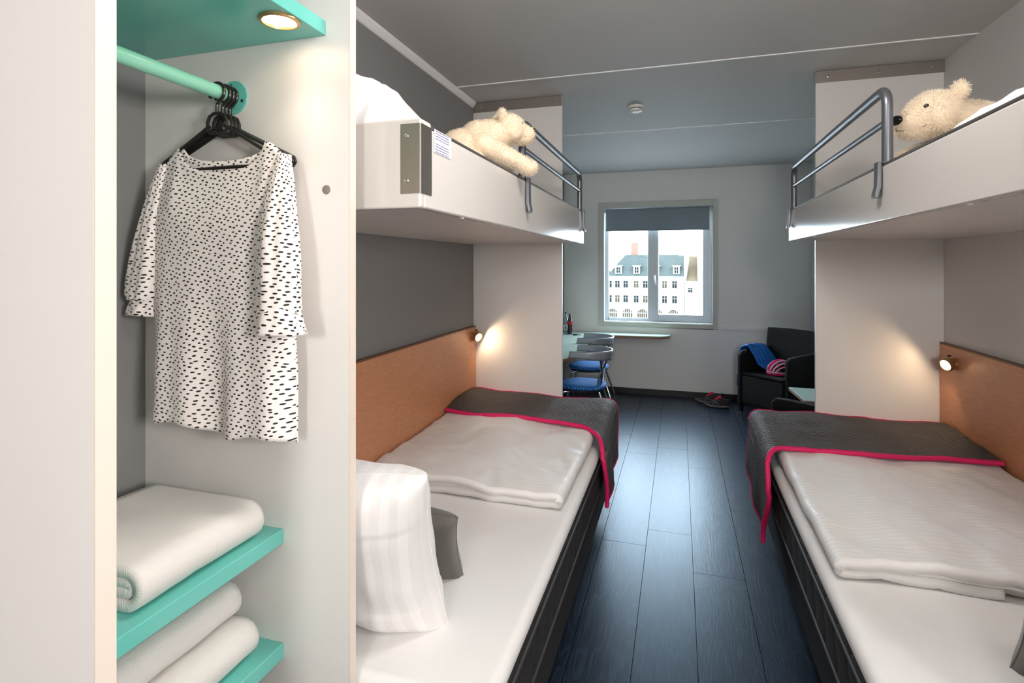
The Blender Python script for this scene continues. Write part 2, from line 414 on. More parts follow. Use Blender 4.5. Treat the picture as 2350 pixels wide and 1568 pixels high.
sc2 = thing('fill_wall_lamp', (XR, -.3, 1.7), 'square opal fill panel added on the right wall behind the viewer', 'lamp')  # unseen panel, added to brighten the inside of the wardrobe
B().box(XR - .03, XR - .001, -.52, -.08, 1.48, 1.92).obj('fill_base', m_plastic, sc2, bevel=.004)
B().grid(lambda u, v: (XR - .031 - .05 * (1 - (2 * u - 1) ** 4) * (1 - (2 * v - 1) ** 4), -.50 + .40 * u, 1.50 + .40 * v), 10, 8).obj('fill_glass', m_fillglass_right, sc2, smooth=180)
def fill_dome(x, y, m, label):  # out-of-view ceiling domes, added as overhead fill
    o = thing('fill_ceiling_lamp', (x, y, ZC), label, 'lamp', 'added opal ceiling fill domes')
    B().lathe([(.21, -.001), (.21, -.03), (.2, -.035)], (x, y, ZC), n=32).obj('fill_base', m_plastic, o)
    B().lathe([(.195, -.036), (.19, -.055), (.16, -.085), (.09, -.105), (.001, -.11)], (x, y, ZC), n=32).obj('fill_glass', m, o)
fill_dome(.62, .10, m_fillglass_hall, 'round opal fill dome added out of view in the entrance hall')  # added beside the viewer to fill the wardrobe and foreground
fill_dome(.02, 1.30, m_fillglass_room, 'round opal fill dome added out of view above the bunk aisle')  # added just above the view to light the bed tops

# ------------------------------------------------------------------ window
w1 = thing('window_1', ((WX0 + WX1) / 2, YF, WZ0), None, None); structure(w1)
c = B(); cx0, cx1, cz0, cz1 = -.922, .42, .79, 2.262
c.box(cx0, WX0 + .004, YF - .016, YF, cz0, cz1).box(WX1 - .004, cx1, YF - .016, YF, cz0, cz1).box(WX0 + .004, WX1 - .004, YF - .016, YF, WZ1 - .004, cz1).box(WX0 + .004, WX1 - .004, YF - .016, YF, cz0, WZ0 + .004)
c.obj('casing', m_casing, w1, bevel=.003)
c = B(); a, b, d, e, t = WX0, WX1, WZ0, WZ1, .008
c.box(a, a + t, YF, YF + .20, d, e).box(b - t, b, YF, YF + .20, d, e).box(a + t, b - t, YF, YF + .20, e - t, e)
c.obj('reveal', m_white_reveal, w1, smooth=0)
B().box(WX0 + t, WX1 - t, YF, YF + .20, WZ0, WZ0 + .012).obj('window_sill', m_white_reveal, w1, bevel=.002)
FY0, FY1 = YF + .085, YF + .145
c = B(); a, b, d, e = WX0 + t, WX1 - t, WZ0 + .012, WZ1 - t
c.box(a, a + .04, FY0, FY1, d, e).box(b - .045, b, FY0, FY1, d, e).box(a + .04, b - .045, FY0, FY1, d, d + .035).box(a + .04, b - .045, FY0, FY1, e - .045, e).box(-.352, -.285, FY0, FY1, d + .035, e - .045)
c.obj('frame', m_alu, w1, bevel=.003)
B().box(a + .04, -.352, FY0 + .025, FY0 + .031, d + .035, e - .045).obj('pane', m_glass, w1, smooth=0)
sx0, sx1, sz0, sz1 = -.285, b - .045, d + .035, e - .045
c = B(); y0, y1 = FY0 - .012, FY1 - .012
c.box(sx0, sx0 + .055, y0, y1, sz0, sz1).box(sx1 - .055, sx1, y0, y1, sz0, sz1).box(sx0 + .055, sx1 - .055, y0, y1, sz0, sz0 + .05).box(sx0 + .055, sx1 - .055, y0, y1, sz1 - .05, sz1)
sash = c.obj('sash', m_alu, w1, bevel=.004)
B().box(sx0 + .055, sx1 - .055, FY0 + .02, FY0 + .026, sz0 + .05, sz1 - .05).obj('pane', m_glass, sash, smooth=0)
c = B().lathe([(.014, 0), (.014, .012), (.009, .014), (.009, .03)], (sx0 + .012, y0, 1.40), (0, -1, 0), 14)
c.tube([(sx0 + .012, y0 - .03, 1.40), (sx0 + .016, y0 - .034, 1.36), (sx0 + .022, y0 - .034, 1.29)], [.009, .008, .007])
c.obj('handle', m_chrome, sash)
rb = thing('roller_blind', (-.25, YF + .04, 2.19), 'grey fabric roller blind half drawn at the top of the window', 'blind')
B().tube([(-.842, YF + .04, 2.165), (.342, YF + .04, 2.165)], .022, 16).obj('roller', m_blind, rb)
B().box(-.836, .332, YF + .017, YF + .0185, 1.93, 2.166).obj('blind_fabric', m_blind, rb, smooth=0)
B().tube([(-.836, YF + .018, 1.927), (.332, YF + .018, 1.927)], .008).obj('bottom_bar', m_blind, rb)
for x in (-.848, .345): B().box(x - .004, x + .004, YF + .015, YF + .065, 2.135, 2.19).obj('bracket', m_plastic, rb, bevel=.002)
c = B().tube([(.355, YF + .03, 2.165), (.355, YF + .028, 1.75), (.358, YF + .03, 1.74), (.361, YF + .034, 1.75), (.361, YF + .036, 2.165)], .0022, 6)
c.obj('bead_chain', m_plastic, rb)

# ------------------------------------------------------------------ partition panels
def partition(x0, x1, label):
    p = thing('partition_panel', ((x0 + x1) / 2, 3.4825, 0), label, 'partition', 'white partition panels at the foot of the beds')
    B().box(x0, x1, 3.47, 3.495, 0, ZC).obj('panel', m_lam, p, bevel=.003)
    s = B().box(x0, x1, 3.465, 3.47, 2.553, ZC - .001).box(x0, x1, 3.495, 3.5, 2.553, ZC - .001).obj('metal_strip', m_strip, p, bevel=.001)
    for k in (.1, .5, .9):
        x = x0 + (x1 - x0) * k
        B().lathe([(.007, 0), (.006, .003), (.002, .004)], (x, 3.465, 2.585), (0, -1, 0), 12).obj('screw', m_chrome, s)
    e = x1 if abs(x1) < abs(x0) else x0
    B().lathe([(.006, 0), (.005, .003)], (e - math.copysign(-.02, e), 3.47, 1.648), (0, -1, 0), 12).obj('screw', m_plastic, p)
partition(XL, -.724, 'tall white partition panel at the foot of the left beds')
partition(.744, XR, 'tall white partition panel at the foot of the right beds')

# ------------------------------------------------------------------ wardrobe
PY = 1.085
wd = thing('wardrobe', (-1.03, .8, 0), 'open white wardrobe with turquoise shelves in the left foreground', 'wardrobe')
def sidepanel(y0, y1):
    p = B().box(XL, -.724, y0, y1, 0, ZC).obj('side_panel', m_lam, wd, bevel=.001)
    B().box(-.724, -.721, y0, y1, 0, ZC).obj('edge_band', m_edge, p, smooth=0); return p
sp = sidepanel(PY, PY + .024); sidepanel(.515, .543)
B().lathe([(.011, 0), (.010, .002), (.004, .003)], (-.784, PY, 1.695), (0, -1, 0), 16).obj('screw_cap', m_strip, sp)
ts = B().box(XL, -.785, .543, PY, 2.053, 2.088).obj('top_shelf', m_teal, wd, bevel=.0025)
c = B().lathe([(.043, 0), (.043, -.004), (.036, -.006), (.034, 0)], (-.831, .985, 2.053), n=28, caps=False); c.obj('light_ring', m_brass, ts)
B().lathe([(.033, -.001), (.02, -.0035), (.001, -.004)], (-.831, .985, 2.053), n=24).obj('light_lens', m_bulb, ts)
for z0, z1 in ((.855, .89), (.580, .617)):
    B().box(XL, -.903, .543, PY, z0, z1).obj('shelf', m_teal, wd, bevel=.0025)
RX, RZ = -1.049, 1.932
rod = B().tube([(RX, .545, RZ), (RX, PY - .001, RZ)], .0165, 20).obj('hanging_rail', m_mint, wd)
for y, ax in ((PY - .004, -1), (.543, 1)):
    fg = B().lathe([(.041, .004 if ax < 0 else 0), (.041, 0 if ax < 0 else .004)], (RX, y, RZ), (0, 1, 0), 28).obj('flange', m_teal, rod, bevel=.001)
    for a in (100, 220, 340):
        B().lathe([(.0045, 0), (.004, .002), (.001, .003)], (RX + .03 * math.cos(R(a)), y if ax < 0 else .547, RZ + .03 * math.sin(R(a))), (0, ax, 0), 10).obj('screw', m_chrome, rod)
sl = light('wardrobe_spot', 'SPOT', (-.831, .985, 2.040), (0, 0, 0), 1.3, (1, .84, .70), spot_size=R(100), spot_blend=.85, shadow_soft_size=.03)

def hanger(y, label, dx=0.0, half=.185, tilt=0):
    h = thing('clothes_hanger', (RX, y, RZ), label, 'hanger', 'black hangers on the wardrobe rail', tilt)
    r = .0039; q = Vector((dx, 0, 0))
    hk = [(.0215 * math.cos(R(a)), 0, .0215 * math.sin(R(a))) for a in range(205, -75, -14)]
    hk = [(x, 0, z - .0012) for x, _, z in hk] + [(.001, 0, -.030), (0, 0, -.036), (0, 0, -.052)]
    B().tube(hk, r, 8).ell(hk[0], (.0052,) * 3, 10, 6).obj('hook', m_black, h, local=True)
    lp = [(-.028, -.092), (-.028, -.072), (-.022, -.058), (-.010, -.052), (.010, -.052), (.022, -.058), (.028, -.072), (.028, -.092), (.022, -.098), (-.022, -.098)]
    B().tube([(x, 0, z) for x, z in lp], r, 8, True).obj('loop', m_black, h, local=True)
    fr = [(-.022, -.082), (-half + .02, -.152), (-half + .004, -.160), (-half, -.170), (-half + .006, -.179), (-half + .02, -.182), (half - .02, -.182), (half - .006, -.179), (half, -.170), (half - .004, -.160), (half - .02, -.152), (.022, -.082)]
    B().tube([(x, 0, z) for x, z in fr], .0045, 8).obj('shoulder_bar', m_black, h, local=True)
    return h
hanger(1.032, 'black plastic hanger carrying the dotted dress', 0, .165)
for i, (y, l) in enumerate(((1.049, 'empty black hanger directly behind the dress hanger'), (1.060, 'middle of the empty black hangers behind the dress'), (1.071, 'empty black hanger nearest the turquoise rail flange'))):
    hanger(y, l, 0, .19)

# ------------------------------------------------------------------ dress
dc = -1.025; DY = 1.026
dr_ = thing('dress', (dc, DY, 1.12), 'white dress with black dashes hanging in the open wardrobe', 'dress')
def halfw(z):
    t = (1.76 - z) / .62
    return (.192 + .004 * sst(0, .5, t) + .012 * t)
def body(u, v):
    th = 2 * math.pi * u; cs, sn = math.cos(th), math.sin(th)     # sn<0 faces the viewer
    s = math.copysign(abs(cs) ** .75, cs); front = sn < 0
    x0 = s * .188; ax = abs(x0)
    seam = 1.803 - .045 * sst(.118, .19, ax)
    if ax < .122:
        dpt = (.066 if front else .038); zt = 1.803 - dpt * math.sqrt(max(0, 1 - (ax / .122) ** 2.4))
    else: zt = seam
    zh = 1.137 + .010 * math.cos(x0 * 30 + 2.2) - .075 * (x0 + .02) + (.004 if front else -.006)
    z = zt + (zh - zt) * v
    w = halfw(z) / .188
    x = dc + x0 * (w if v > .0 else 1) - .006 * v
    dep = (.006 + .030 * sst(0, .25, v)) * abs(sn) ** .7
    k = sst(.3, 1, v)
    wav = k * (.018 * math.sin(x0 * 30 + 1.2) + .010 * math.sin(x0 * 62 + 1)) + .004 * ns(x * 12, z * 7, sn)
    y = DY + (-dep * (1 + .2 * k) + wav if front else dep * .7 + wav * .6)
    x += .004 * ns(z * 9, sn * 2)
    return (x, y, z)
def body_uv(u, v):
    p = body(u, v); return (p[0] + (0 if math.sin(2 * math.pi * u) < 0 else .7), p[2])
bd = B().grid(body, 120, 70, True, body_uv)
bd.obj('dress_body', m_dress, dr_, solid=.0012, smooth=0).data.polygons.foreach_set('use_smooth', [True] * len(bd.f))
def sleeve(path, rx, ry, seed):
    P = [Vector(p) for p in catmull(path, 8)]
    def fn(u, v):
        i = v * (len(P) - 1); k = min(int(i), len(P) - 2); p = P[k].lerp(P[k + 1], i - k)
        th = 2 * math.pi * u; a = rx(v); b = ry(v)
        fold = 1 + .10 * math.sin(th * 5 + seed) * sst(.1, .6, v) + .06 * math.sin(th * 9 + seed * 2 + v * 4)
        return (p.x + a * math.cos(th) * fold, p.y + b * math.sin(th) * fold, p.z + .004 * ns(u * 6, v * 5, seed))
    return fn
def sl_uv(fn, o):
    return lambda u, v: (o + u * .22, fn(u, v)[2])
f1 = sleeve([(-1.205, DY, 1.765), (-1.222, DY, 1.70), (-1.240, DY - .002, 1.58), (-1.252, DY - .004, 1.48), (-1.256, DY - .006, 1.435)], lambda v: .014 + .036 * sst(0, .8, v) - .010 * sst(.88, 1, v), lambda v: .010 + .024 * sst(0, .6, v), 1.3)
s1 = B().grid(f1, 48, 30, True, sl_uv(f1, 2)).obj('sleeve', m_dress, dr_, smooth=180)
f1c = sleeve([(-1.256, DY - .006, 1.437), (-1.260, DY - .008, 1.415), (-1.262, DY - .010, 1.395)], lambda v: .036 + .004 * v, lambda v: .026, 2.2)
B().grid(f1c, 40, 6, True, sl_uv(f1c, 2.4)).obj('cuff', m_dress, s1, solid=.002, smooth=180)
f2 = sleeve([(-.848, DY - .004, 1.768), (-.842, DY - .02, 1.71), (-.838, DY - .038, 1.60), (-.830, DY - .046, 1.50), (-.826, DY - .050, 1.42)], lambda v: .016 + .034 * sst(0, .7, v) + .004 * v, lambda v: .010 + .020 * sst(0, .6, v), 4.1)
s2 = B().grid(f2, 48, 30, True, sl_uv(f2, 3)).obj('sleeve', m_dress, dr_, smooth=180)
f2c = sleeve([(-.828, DY - .052, 1.428), (-.818, DY - .056, 1.402), (-.812, DY - .060, 1.372)], lambda v: .048 + .008 * v, lambda v: .026 + .005 * v, 5.2)
B().grid(f2c, 40, 6, True, sl_uv(f2c, 3.4)).obj('cuff', m_dress, s2, solid=.002, smooth=180)
B().box(dc - .012, dc + .012, DY + .012, DY + .0125, 1.725, 1.752).obj('neck_label', m_label, dr_, smooth=0)

# ------------------------------------------------------------------ folded cloth
def fold_path(xb, xf, z0, z1, t, nb=14, na=10):
    "a ply that runs from the back along the bottom, turns at xf and comes back on top (x, z)"
    g = math.copysign(1, xf - xb); r = (z1 - z0 - t) / 2; zc = (z0 + z1) / 2; xc = xf - g * (r + t / 2)
    p = [(xb + (xc - xb) * i / nb, z0 + t / 2) for i in range(nb)]
    p += [(xc + g * r * math.sin(math.pi * i / na), zc - r * math.cos(math.pi * i / na)) for i in range(na + 1)]
    p += [(xc + (xb - xc) * i / nb, z1 - t / 2) for i in range(1, nb + 1)]
    return p
def ribbon(path, y0, y1, nv, t, amp, seed, zfun=None):
    L = [0]
    for a, b in zip(path, path[1:]): L.append(L[-1] + math.dist(a, b))
    nu = len(path) - 1
    def fn(u, v):
        i = int(round(u * nu)); x, z = path[i]
        ya = y0(x, i / nu) if callable(y0) else y0; y = ya + (y1 - ya) * v
        dz = amp * (ns(x * 7, y * 7, seed) + .5 * ns(x * 17, y * 15, seed + 3) + .55 * (1 - abs(ns(x * 4 + y * 3.2, y * 2.4 - x * 2, seed + 9)) * 2) ** 5)
        if zfun: z = zfun(x, y, z)
        return (x + .25 * amp * ns(z * 30, y * 9, seed), y, z + dz)
    def uv(u, v): i = int(round(u * nu)); return (L[i], fn(u, v)[1])
    return B().grid(fn, nu, nv, False, uv)
def towel(xf, xb, y0, y1, z0, z1, label, seed):
    o = thing('towel', ((xf + xb) / 2, (y0 + y1) / 2, z0), label, 'towel', 'folded white towels on the wardrobe shelves')
    h = z1 - z0; t = h / 4.1
    ribbon(fold_path(xb, xf, z0 + .001, z1, t), y0, y1, 30, t, .003, seed).obj('outer_fold', m_towel, o, solid=t * .98, smooth=180, bevel=0)
    ribbon(fold_path(xb, xf - (t + .004), z0 + t + .002, z1 - t - .001, t), y0 + .004, y1 - .004, 24, t, .002, seed).obj('inner_fold', m_towel, o, solid=t * .95, smooth=180)
towel(-.915, -1.25, .735, 1.035, .8915, .975, 'thick folded white waffle towel alone on the upper turquoise shelf', 1)
towel(-.925, -1.24, .60, 1.03, .6185, .700, 'folded white towel lying directly on the lower turquoise shelf', 2)
towel(-.965, -1.25, .59, 1.02, .7035, .785, 'folded white towel stacked on another towel below the upper shelf', 3)

# ------------------------------------------------------------------ beds
def bed(g, xw, xa, side):
    y0, y1 = 1.125, 3.455
    b = thing('bed', (g * (abs(xw) + xa) / 2, (y0 + y1) / 2, 0), f'lower black box bed with white sheet along the {side} wall', 'bed', 'lower beds')
    X = lambda a, c: (min(a, c), max(a, c))
    w = abs(xw)
    x0, x1 = X(g * (xa + .025), g * (w - .01))
    B().box(x0, x1, y0 + .02, y1 - .02, .12, .33).obj('bed_base', m_blackfab, b, bevel=.012)
    x0, x1 = X(g * (xa + .004), g * (w - .005))
    m = B().box(x0, x1, y0, y1, .331, .49).obj('mattress', m_quiltside, b, bevel=.02, seg=3)
    for z in (.345, .480):
        B().tube([(g * (xa + .002), y0 + .02, z), (g * (xa + .002), y1 - .02, z)], .006, 8).obj('piping', m_darkpipe, m)
    B().box(x0, x1, y0, y1, .4895, .55).obj('sheet', m_sheet, b, bevel=.028, seg=5)
    for xx in (xa + .1, w - .08):
        for yy in (y0 + .12, y1 - .12):
            B().lathe([(.022, 0), (.025, .12)], (g * xx, yy, 0), n=14).obj('leg', m_rubber, b)
    return b
def side_mat():
    m = M('black_quilted_mattress_side', (36, 34, 34), .85); n, p = nodes_of(m)
    s = n('ShaderNodeSeparateXYZ', {0: n('ShaderNodeTexCoord').outputs['Object']})
    w = n.math('ADD', s.outputs[1], n.math('MULTIPLY', n.math('SINE', n.math('MULTIPLY', s.outputs[2], 38.0)), .02))
    h = n.math('POWER', n.math('ABSOLUTE', n.math('SINE', n.math('MULTIPLY', w, math.pi / .13))), .35)
    n.t.links.new(n('ShaderNodeBump', {'Height': h, 'Strength': .5, 'Distance': .012}).outputs[0], p.inputs['Normal']); return m
m_quiltside = side_mat(); m_darkpipe = M('dark_piping', (52, 50, 50), .6)
bed(-1, XL + .026, .392, 'left'); bed(1, XR - .026, .428, 'right')

def headboard(g, xw, label):
    x0, x1 = sorted((xw - g * .001, xw - g * .022))
    h = thing('headboard_panel', (xw - g * .011, 2.3, .5), label, 'wall panel', 'veneer panels above the lower beds')
    B().box(x0, x1, 1.112, 3.465, .30, 1.098).obj('veneer_board', m_head, h, smooth=0)
    B().box(min(x0, x1), max(x0, x1), 1.112, 3.465, 1.0985, 1.107).obj('top_edge', m_headcap, h, smooth=0)
headboard(-1, XL, 'long brown veneer panel on the dark grey wall behind the left bed')
headboard(1, XR, 'long brown veneer panel on the pale wall behind the right bed')

def read_lamp(x, y, z, g, label):
    o = thing('reading_lamp', (x, y, z), label, 'lamp', 'reading lamps on the veneer panels')
    B().lathe([(.030, 0), (.030, .012), (.024, .016)], (x, y, z), (g, 0, 0), 24).obj('wall_mount', m_brass, o)
    d = Vector((g * .80, -.42, -.30)).normalized(); c = Vector((x + g * .030, y, z))
    hd = B().lathe([(.022, -.018), (.033, -.010), (.036, .006), (.034, .020), (.027, .021), (.026, .014)], c, d, 28).obj('lamp_head', m_brass, o)
    B().lathe([(.0255, .0145), (.018, .018), (.001, .0195)], c, d, 20).obj('lens', m_bulb, hd)
    B().box(x + g * .016, x + g * .032, y + .004, y + .014, z + .035, z + .043).obj('switch', m_rubber, o, bevel=.002)
    s = light('reading_spot', 'SPOT', c + d * .026, (0, 0, 0), 1.6, (1, .72, .45), spot_size=R(165), spot_blend=.35, shadow_soft_size=.02)
    aim(s, (g * .75, .30, -.55))
read_lamp(XL + .022, 3.40, 1.045, 1, 'small round brass reading lamp on the left veneer panel')
read_lamp(XR - .022, 3.29, 1.018, -1, 'small round brass reading lamp on the right veneer panel')

# duvets and throws
def duvet(g, xw, xe, xi, xo, y0, label, seed, z0=.556, up=.0, hgt=.064, y1=3.44, name='duvet', mid=.016):
    o = thing(name, (g * (xw + xe) / 2, (y0 + y1) / 2, z0), label, 'duvet', 'folded white duvets')
    t = hgt / 2
    def lift(x, y, z):
        k = max(0, min(1, (z - z0 - t * .5) / t))
        return z + k * mid * sst(xi - .06, xi + .10, abs(x)) + k * up * sst(y0 + .45, y1 - .25, y) * (.75 + .25 * math.sin(x * 5))
    def front(x, s): return y0 + .012 * math.sin(x * 9 + seed) + (.014 if s < .5 else 0) + .02 * ns(x * 3, seed) + (.04 * sst(xo - .01, xo + .01, abs(x)) if s < .5 else 0)
    p = fold_path(g * xw, g * xe, z0, z0 + hgt, t, 60, 12)
    ribbon(p, front, y1, 90, t, .010, seed, lift).obj('outer_fold', m_satin, o, solid=t * .97, smooth=180)
    q = [(g * (xw + (xi - xw) * i / 20), z0 + t + mid / 2 - .001) for i in range(21)]
    ribbon(q, lambda x, s: front(x, s) + .010, y1 - .01, 40, mid, .007, seed, None).obj('inner_fold', m_satin, o, solid=mid * .95, bevel=.011, smooth=180)
    return o
duvet(-1, 1.305, .432, .80, 1.11, 2.09, 'folded white striped duvet on the left lower bed', 3, up=.035)
duvet(1, 1.32, .455, .62, .90, 1.89, 'folded white striped duvet on the right lower bed', 8, up=.03)

def throw(g, xw, xe, ztop, yf, ycorner, yhem, zhem0, zhem1, label, seed):
    y1 = 3.452; r = .05
    o = thing('bed_throw', (g * (xw + xe) / 2, 3.2, .6), label, 'throw', 'charcoal quilted throws with pink binding')
    def section(s, y, hang):          # s: 0 wall .. 1 hem
        flat = xw - xe - r; qa = math.pi / 2 * r; T = flat + qa + hang; d = s * T
        zt = ztop(abs(xw) - min(d, flat), y)
        if d < flat: return (xw - d, zt, d)
        if d < flat + qa:
            a = (d - flat) / r; return (xe + r - r * math.sin(a), zt - r + r * math.cos(a), d)
        h = d - flat - qa; return (xe - .006 - .012 * sst(0, .25, h), zt - r - h, d)
    def P(s, v, lift=0):
        hang = 0; 
        q = sst(.62, .80, s)
        ya = yf + (ycorner - yf) * q + (yhem - ycorner) * sst(.78, 1, s) + .012 * math.sin(s * 14 + seed) * (1 - q)
        yb = y1 - .09 * sst(.80, 1, s)
        y = ya + (yb - ya) * v
        zt = ztop(xe, y); hang = zt - .05 - (zhem0 + (zhem1 - zhem0) * v)
        x, z, d = section(s, y, hang)
        w = .012 * ns(x * 4, y * 4, seed) + .005 * ns(x * 11, y * 11, seed)
        if s < .8: z += w + lift
        else: x += w * 1.3 + .008 * math.sin(y * 22 + seed) * sst(.8, 1, s) - lift
        return Vector((g * x, y, z)), d
    fn = lambda u, v: P(u, v)[0]
    B().grid(fn, 110, 46, False, lambda u, v: (P(u, v)[1], P(u, v)[0].y)).obj('quilted_cloth', m_quilt, o, solid=.012, smooth=180)
    per = [fn(i / 90, 0) for i in range(91)]; B().tube(per, .0115, 8).obj('binding', m_pink, o)
    per = [fn(i / 90, 1) for i in range(91)]; B().tube(per, .0095, 8).obj('binding', m_pink, o)
    per = [fn(1, i / 40) for i in range(41)]; B().tube(per, .0095, 8).obj('binding', m_pink, o)
zl = lambda x, y: .640 + .020 * sst(.68, .95, x) + .042 * sst(2.75, 3.3, y) - .02 * sst(3.35, 3.46, y) + .012 * math.sin(x * 5) * sst(2.8, 3.2, y)
throw(-1, 1.305, .372, zl, 2.93, 2.735, 2.80, .285, .385, 'charcoal quilted throw with pink edge on the left lower bed', 2)
zr = lambda x, y: .642 + .020 * sst(.50, .75, x) + .036 * sst(2.75, 3.3, y) - .02 * sst(3.35, 3.46, y) + .012 * math.sin(x * 4) * sst(2.8, 3.2, y)
throw(1, 1.325, .398, zr, 2.84, 2.70, 2.83, .20, .36, 'charcoal quilted throw with pink edge on the right lower bed', 6)

# pillows and cushions
def pad(name, loc, w, h, t, rot, mat, label, cat, seed, band=0, pw=.42, amp=.018, group=None, part='pillow_cover', wscale=5):
    o = thing(name, loc, label, cat, group)
    Rm = Matrix.Rotation(rot[2], 3, 'Z') @ Matrix.Rotation(rot[0], 3, 'X') @ Matrix.Rotation(rot[1], 3, 'Y')
    def side(sg):
        def fn(u, v):
            a, b = 2 * u - 1, 2 * v - 1
            pf = max(0, (1 - abs(a) ** 3.2)) ** pw * max(0, (1 - abs(b) ** 3.2)) ** pw
            pin = 1 - .055 * (1 - (a * a)) * b * b * 1.0
            pin2 = 1 - .055 * (1 - (b * b)) * a * a
            x, z = a * w / 2 * pin2, b * h / 2 * pin
            d = sg * t / 2 * pf
            wr = amp * (ns(x * wscale, z * wscale, seed + sg) + .6 * ns(x * 2.4 * wscale, z * 2 * wscale, seed)) * min(1, pf * 1.6)
            if band: d += sg * .004 * (1 if abs(b) > band else 0) * min(1, pf * 3)
            return Rm @ Vector((x + wr * .4, d + wr, z + h / 2)) + Vector(loc)
        return fn
    b = B()
    for sg in (-1, 1): b.grid(side(sg), 56, 56, False, lambda u, v: (v * h, u * w))
    b.obj(part, mat, o, smooth=180)
    bb = B(); f = side(1)
    rim = [f(i / 40, 0) for i in range(40)] + [f(1, i / 40) for i in range(40)] + [f(1 - i / 40, 1) for i in range(40)] + [f(0, 1 - i / 40) for i in range(40)]
    bb.tube(rim, .0018, 6, True).obj('seam', mat, o)
    return o
pad('pillow', (-.962, 1.348, .538), .73, .49, .23, (R(18), 0, R(3)), m_pillow, 'plump white striped pillow standing on the left lower bed against the wardrobe', 'pillow', 4, band=.52, group='white pillows')
pad('cushion', (-.872, 1.575, .549), .46, .27, .11, (R(24), R(4), R(2)), m_cushion, 'small dark grey cushion in front of the pillow on the left bed', 'cushion', 9, amp=.006, pw=.35, group='grey cushions', part='cushion_cover')
pad('pillow', (1.0, 1.30, .545), .62, .50, .20, (R(14), 0, R(-3)), m_pillow, 'white pillow at the near end of the right lower bed', 'pillow', 14, band=.52, group='white pillows')
pad('cushion', (.99, 1.59, .549), .46, .25, .11, (R(26), R(-3), R(-4)), m_cushion, 'dark grey cushion at the near end of the right bed', 'cushion', 19, amp=.006, pw=.35, group='grey cushions', part='cushion_cover')

# ------------------------------------------------------------------ upper bunks
def bunk(g, xw, xf, side, ya, zt, z1):
    b = thing('bunk_bed', (g * (xw + xf) / 2, 2.3, 1.655), f'upper white bunk bed with tubular guard rail on the {side} wall', 'bunk bed', 'upper bunk beds')
    X = lambda a, c: sorted((g * a, g * c))
    y0, y1, z0 = 1.164, 3.468, 1.655
    x0, x1 = X(xf, xf + .022)
    s = B().box(x0, x1, y0 + .0225, y1, z0, z1).obj('side_board', m_lamgloss, b, bevel=.006, seg=3)
    x0, x1 = X(xf + .0005, xf + .0215); B().box(x0, x1, y0 + .062, y1 - .002, z1, z1 + .007).obj('edge_strip', m_darkstrip, s, bevel=.002)
    x0, x1 = X(xf, xw)
    B().box(x0, x1, y0, y0 + .022, z0, z1 + .014).obj('end_board', m_lamgloss, b, bevel=.006, seg=3)
    x0, x1 = X(xf, xf + .022); B().box(x0, x1, y0 + .016, y0 + .06, z1 - .003, z1 + .014).obj('corner_cap', m_lamgloss, b, bevel=.006, seg=3)
    x0, x1 = X(xf + .0225, xw); B().box(x0, x1, y0 + .0225, y1, z0 + .004, z0 + .022).obj('bottom_panel', m_lam, b, smooth=0)
    x0, x1 = X(xf + .03, xw - .01); B().box(x0, x1, y0 + .03, y1 - .01, z0 + .023, z1 - .043).obj('mattress', m_sheet, b, bevel=.025, seg=4)
    cp = B().box(*X(xf + .002, xf + .052), y0 - .0015, y0, 1.689, 1.855).box(*X(xf - .0015, xf), y0 + .002, y0 + .058, 1.689, 1.855).obj('corner_plate', m_steel, b, smooth=0)
    for z in (1.72, 1.826):
        B().lathe([(.0055, 0), (.005, .002), (.002, .003)], (g * (xf + .036), y0 - .0015, z), (0, -1, 0), 12).obj('screw', m_chrome, cp)
    # guard rail: bent tube, lower bar, straps over the board
    xr = xf + .016; yb, zm = 3.405, zt - .105; rr = .055
    pts = [(g * xr, ya, z1 + .01), (g * xr, ya, zt - rr)]
    pts += [(g * xr, ya + rr - rr * math.cos(R(a)), zt - rr + rr * math.sin(R(a))) for a in range(15, 91, 15)]
    pts += [(g * xr, yb - rr + rr * math.sin(R(a)), zt - rr + rr * math.cos(R(a))) for a in range(0, 91, 15)]
    pts += [(g * xr, yb, z1 + .01)]
    rail = B().tube(pts, .0155, 14).obj('guard_rail', m_rail, b)
    B().tube([(g * xr, ya, zm), (g * xr, yb, zm)], .0105, 12).obj('lower_bar', m_rail, rail)
    for y in (ya, yb):
        k = B(); k.box(*X(xf - .004, xr + .012), y - .017, y + .017, z1 + .0075, z1 + .0125)
        k.prism([(xf - .0035, z1 + .0125), (xf - .016, z1 + .0125), (xf - .017, 1.765), (xf - .023, 1.742), (xf - .023, 1.728), (xf - .011, 1.728), (xf - .011, 1.740), (xf - .0035, 1.763)], y - .017, y + .017, 'y') if g > 0 else \
        k.prism([(-p, q) for p, q in [(xf - .0035, z1 + .0125), (xf - .016, z1 + .0125), (xf - .017, 1.765), (xf - .023, 1.742), (xf - .023, 1.728), (xf - .011, 1.728), (xf - .011, 1.740), (xf - .0035, 1.763)]], y - .017, y + .017, 'y')
        k.obj('strap', m_rail, rail, bevel=.004, seg=2)
        B().lathe([(.010, 0), (.010, .006), (.004, .009)], (g * (xf - .0035), y + .006, 1.742), (-g, 0, 0), 14).obj('rubber_bumper', m_rail, rail)
    if g < 0:
        st = B().add([(-xf + .0012, 1.236, 1.800), (-xf + .0012, 1.342, 1.800), (-xf + .0012, 1.342, 1.858), (-xf + .0012, 1.236, 1.858)], [(0, 1, 2, 3)], [(0, 0), (1, 0), (1, 1), (0, 1)])
        st.obj('notice_sticker', m_sticker, b, smooth=0, solid=.0006, label='white sticker with small blue print')
    for y in (1.45, 2.9):
        B().lathe([(.006, 0), (.005, .003)], (g * (xf + .012), y, z0), (0, 0, -1), 10).obj('screw', m_plastic, b)
    return b
